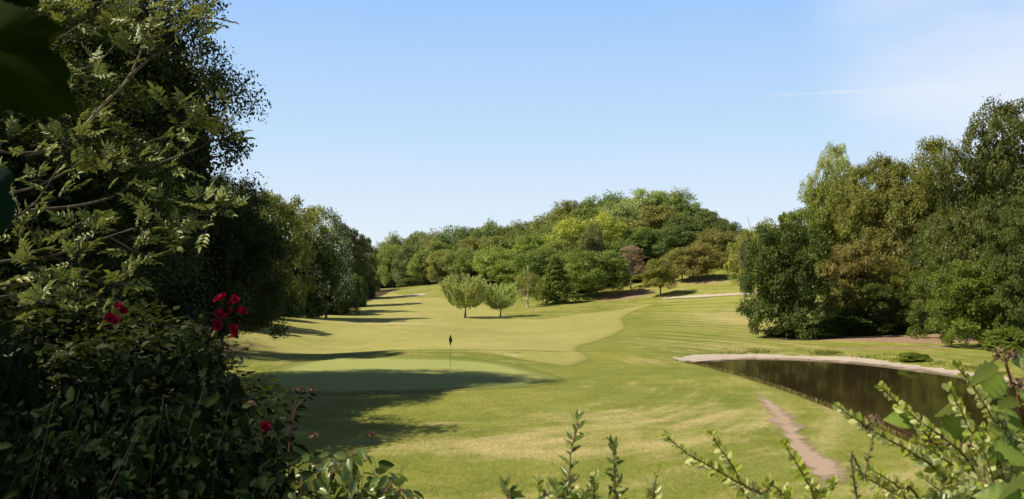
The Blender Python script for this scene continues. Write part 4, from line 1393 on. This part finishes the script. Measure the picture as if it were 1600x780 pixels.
vloc = np.array([-1.25, .95, gz(-1.25, .95)])
vine = thing('vine', 'vine with a large dark toothed leaf close by at the upper left', 'vine', vloc)
D = .85
mb = MB()
tube(mb, curve(np.array([vloc + [0, 0, -.02], vloc + [.05, 0, .9], at(-420, 300, .95), at(-260, 120, .9), at(-150, -10, .88), at(-80, -60, .86)]) - vloc, 10), np.linspace(.012, .004, 51), 7)
link('stem', mb.mesh('stem', M['green_twig']), vine)
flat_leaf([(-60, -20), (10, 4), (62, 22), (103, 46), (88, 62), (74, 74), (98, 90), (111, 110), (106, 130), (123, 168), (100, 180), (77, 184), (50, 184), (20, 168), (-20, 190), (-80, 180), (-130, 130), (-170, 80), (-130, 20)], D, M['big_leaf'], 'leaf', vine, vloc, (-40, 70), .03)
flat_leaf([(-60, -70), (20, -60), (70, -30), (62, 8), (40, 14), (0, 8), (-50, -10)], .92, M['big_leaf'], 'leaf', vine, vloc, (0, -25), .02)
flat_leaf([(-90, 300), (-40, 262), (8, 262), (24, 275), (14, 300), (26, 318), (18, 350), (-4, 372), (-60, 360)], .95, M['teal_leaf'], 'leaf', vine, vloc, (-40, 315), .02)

# --- grass and weeds along the pond
M['dry_blade'] = leaf_mat('dry_grass_blade', (0.33, 0.27, 0.10), .3, .7, .1, vspread=.5)
M['green_blade'] = leaf_mat('grass_blade', (0.20, 0.23, 0.05), .3, .6, .2, vspread=.5)


def blades(name, label, pts, h, w_, mat, seed, bend=.5):
    g = np.random.default_rng(seed)
    n = len(pts)
    P_ = np.column_stack([pts, terrain(pts[:, 0], pts[:, 1]) - .01])
    T_ = np.column_stack([g.normal(0, bend * .6, n), g.normal(0, bend * .6, n), np.ones(n)])
    mb = MB()
    scatter(mb, T_LANCE, P_, T_, np.column_stack([g.normal(0, 1, (n, 2)), np.zeros(n)]), h * g.uniform(.5, 1.3, n), w_, g.uniform(0, 1, n))
    return tag(link(name, mb.mesh(name, mat)), label, None, None, 'stuff')


g = np.random.default_rng(51)
near = curve(POND[:8], 60)
q = near[g.integers(0, len(near), 5200)] + np.column_stack([g.normal(-.35, .28, 5200), g.normal(0, .3, 5200)])
q = q[(pond_sdf(q[:, 0], q[:, 1]) > 0.05) & (wavy(q[:, 0], q[:, 1], 5, 1) + g.normal(0, .4, len(q)) > -.15)]
tc_ = near[g.integers(20, len(near), 60)]
tq = np.repeat(tc_, 45, 0) + g.normal(0, .16, (2700, 2)) + np.array([-.35, 0])
q = np.vstack([q, tq[pond_sdf(tq[:, 0], tq[:, 1]) > 0]])
blades('shore_grass', 'dry reddish grass fringing the near edge of the pond', q, .24, .018, M['dry_blade'], 1)
far = curve(sh_o[2:10], 60)
q = far[g.integers(0, len(far), 9000)] + np.column_stack([g.normal(.9, 1.0, 9000), g.normal(1.1, 1.0, 9000)])
q = q[wavy(q[:, 0], q[:, 1], 4) + g.normal(0, .3, len(q)) > 0.32]
q = q[pond_sdf(q[:, 0], q[:, 1]) > 2.2]
blades('bank_weeds', 'ragged green weeds along the bank above the pale shore', q, .20, .025, M['green_blade'], 2, .9)

M['lawn_blade'] = leaf_mat('lawn_blade', (0.31, 0.31, 0.062), .3, .6, .15, vspread=.8)
g = np.random.default_rng(53)
n = 230000
yy = 19 + 45 * g.uniform(0, 1, n) ** 1.7
xx = g.uniform(-.62, .62, n) * yy
ok = (pond_sdf(xx, yy) > .6) & (seg_dist(xx, yy, DIRT, False) > .7) & ~inside(xx, yy, gp) & (xx > -16)
ok &= (wavy(xx, yy, 4.5, 2) + .6 * wavy(xx, yy, 1.7, 1) + g.normal(0, .45, n)) > -.1
blades('lawn_grass', 'short uneven grass blades over the nearer lawn', np.column_stack([xx, yy])[ok], .042, .011, M['lawn_blade'], 3, .9)

# --- contrail
m, nt, out = new_mat('glowing_vapour')
ad = N(nt, 'ShaderNodeEmission')      # own glow in place of sunlight scattered by ice crystals
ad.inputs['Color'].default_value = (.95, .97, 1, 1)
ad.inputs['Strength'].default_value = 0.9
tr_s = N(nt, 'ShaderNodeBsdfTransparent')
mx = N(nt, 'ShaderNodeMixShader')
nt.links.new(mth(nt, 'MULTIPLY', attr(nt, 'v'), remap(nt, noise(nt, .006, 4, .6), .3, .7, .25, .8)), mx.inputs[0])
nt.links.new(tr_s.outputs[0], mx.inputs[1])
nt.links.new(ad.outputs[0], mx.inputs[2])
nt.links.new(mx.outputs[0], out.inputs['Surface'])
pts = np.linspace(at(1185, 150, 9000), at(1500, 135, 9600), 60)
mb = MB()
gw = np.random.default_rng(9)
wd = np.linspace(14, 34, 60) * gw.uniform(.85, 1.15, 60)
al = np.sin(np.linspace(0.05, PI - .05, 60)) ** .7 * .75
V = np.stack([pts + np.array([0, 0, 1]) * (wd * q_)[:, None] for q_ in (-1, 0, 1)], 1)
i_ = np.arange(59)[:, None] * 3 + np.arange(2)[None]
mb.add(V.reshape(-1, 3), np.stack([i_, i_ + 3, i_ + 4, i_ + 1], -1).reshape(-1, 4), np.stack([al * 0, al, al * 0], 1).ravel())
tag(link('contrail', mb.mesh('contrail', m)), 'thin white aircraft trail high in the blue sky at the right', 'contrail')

# ------------------------------------------------------------------ sky and sun
SUN_EL, SUN_AZ = R(48), R(255)
w = bpy.data.worlds.new("World")
scene.world = w
w.use_nodes = True
nt = w.node_tree
bg = nt.nodes['Background']
sky = N(nt, 'ShaderNodeTexSky', sky_type='NISHITA')
sky.sun_disc = False
sky.sun_elevation = SUN_EL
sky.sun_rotation = SUN_AZ
sky.altitude = 50
sky.air_density = 1.0
sky.dust_density = 1.2
sky.ozone_density = 1.5
bg.inputs['Strength'].default_value = 0.10
tc = N(nt, 'ShaderNodeTexCoord')
sx = N(nt, 'ShaderNodeSeparateXYZ')
nt.links.new(tc.outputs['Generated'], sx.inputs[0])
ramp = N(nt, 'ShaderNodeValToRGB')
els = ramp.color_ramp.elements
els[0].position, els[0].color = 0.0, (0.86, 0.92, 1.0, 1)
els[1].position, els[1].color = 1.0, (0.016, 0.022, 0.038, 1)
for pos, c in ((0.06, (0.77, 0.88, 1.0, 1)), (0.17, (0.55, 0.76, 1.0, 1)), (0.31, (0.36, 0.60, 1.0, 1)), (0.42, (0.11, 0.18, 0.30, 1)), (0.65, (0.032, 0.048, 0.075, 1))):
    e = els.new(pos)
    e.color = c
nt.links.new(sx.outputs[2], ramp.inputs[0])
base = mixc(nt, 0.05, mixc(nt, 1.0, ramp.outputs[0], (10.0, 10.0, 10.0), 'MULTIPLY'), sky.outputs[0])
# thin cirrus towards the upper right
mp = N(nt, 'ShaderNodeMapping')
mp.inputs['Rotation'].default_value = (0.0, 0.75, 0.3)
mp.inputs['Scale'].default_value = (1.3, 1.3, 5.0)
nt.links.new(tc.outputs['Generated'], mp.inputs[0])
cn = noise(nt, 2.0, 5, 0.5, mp.outputs[0])
dt = N(nt, 'ShaderNodeVectorMath', operation='DOT_PRODUCT')
nt.links.new(tc.outputs['Generated'], dt.inputs[0])
dd = at(1640, 30, 10) - np.array([0, 0, EYE])
dt.inputs[1].default_value = tuple(dd / np.linalg.norm(dd))
mask = remap(nt, dt.outputs['Value'], 0.972, 0.997, 0.0, 1.0)
fac = mth(nt, 'MULTIPLY', mask, remap(nt, cn, 0.30, 0.72, 0.1, 0.85))
sk = mixc(nt, fac, base, (8.4, 8.9, 10.0))
nt.links.new(sk, bg.inputs['Color'])

sun = bpy.data.lights.new('sun', 'SUN')
sun.energy = 5.0
sun.angle = R(0.5)
sun.color = (1.0, 0.93, 0.80)
so = bpy.data.objects.new('sun', sun)
col.objects.link(so)
sd = Vector((math.sin(SUN_AZ) * math.cos(SUN_EL), math.cos(SUN_AZ) * math.cos(SUN_EL), math.sin(SUN_EL)))
so.rotation_euler = (-sd).to_track_quat('-Z', 'Y').to_euler()
so.location = sd * 100

cam = bpy.data.cameras.new('camera')
cam.sensor_width = 36
cam.lens = 36 * FPX / 1600
cam.clip_start = 0.05
cam.clip_end = 30000
cam.dof.use_dof = True
cam.dof.focus_distance = 9.0
cam.dof.aperture_fstop = 9.0
co = bpy.data.objects.new('camera', cam)
col.objects.link(co)
co.location = (0, 0, EYE)
co.rotation_euler = (PI / 2 + PITCH, 0, 0)
scene.camera = co
scene.view_settings.view_transform = 'Standard'
scene.view_settings.look = 'None'
scene.view_settings.exposure = 0
scene.cycles.max_bounces = 6
scene.cycles.transparent_max_bounces = 8
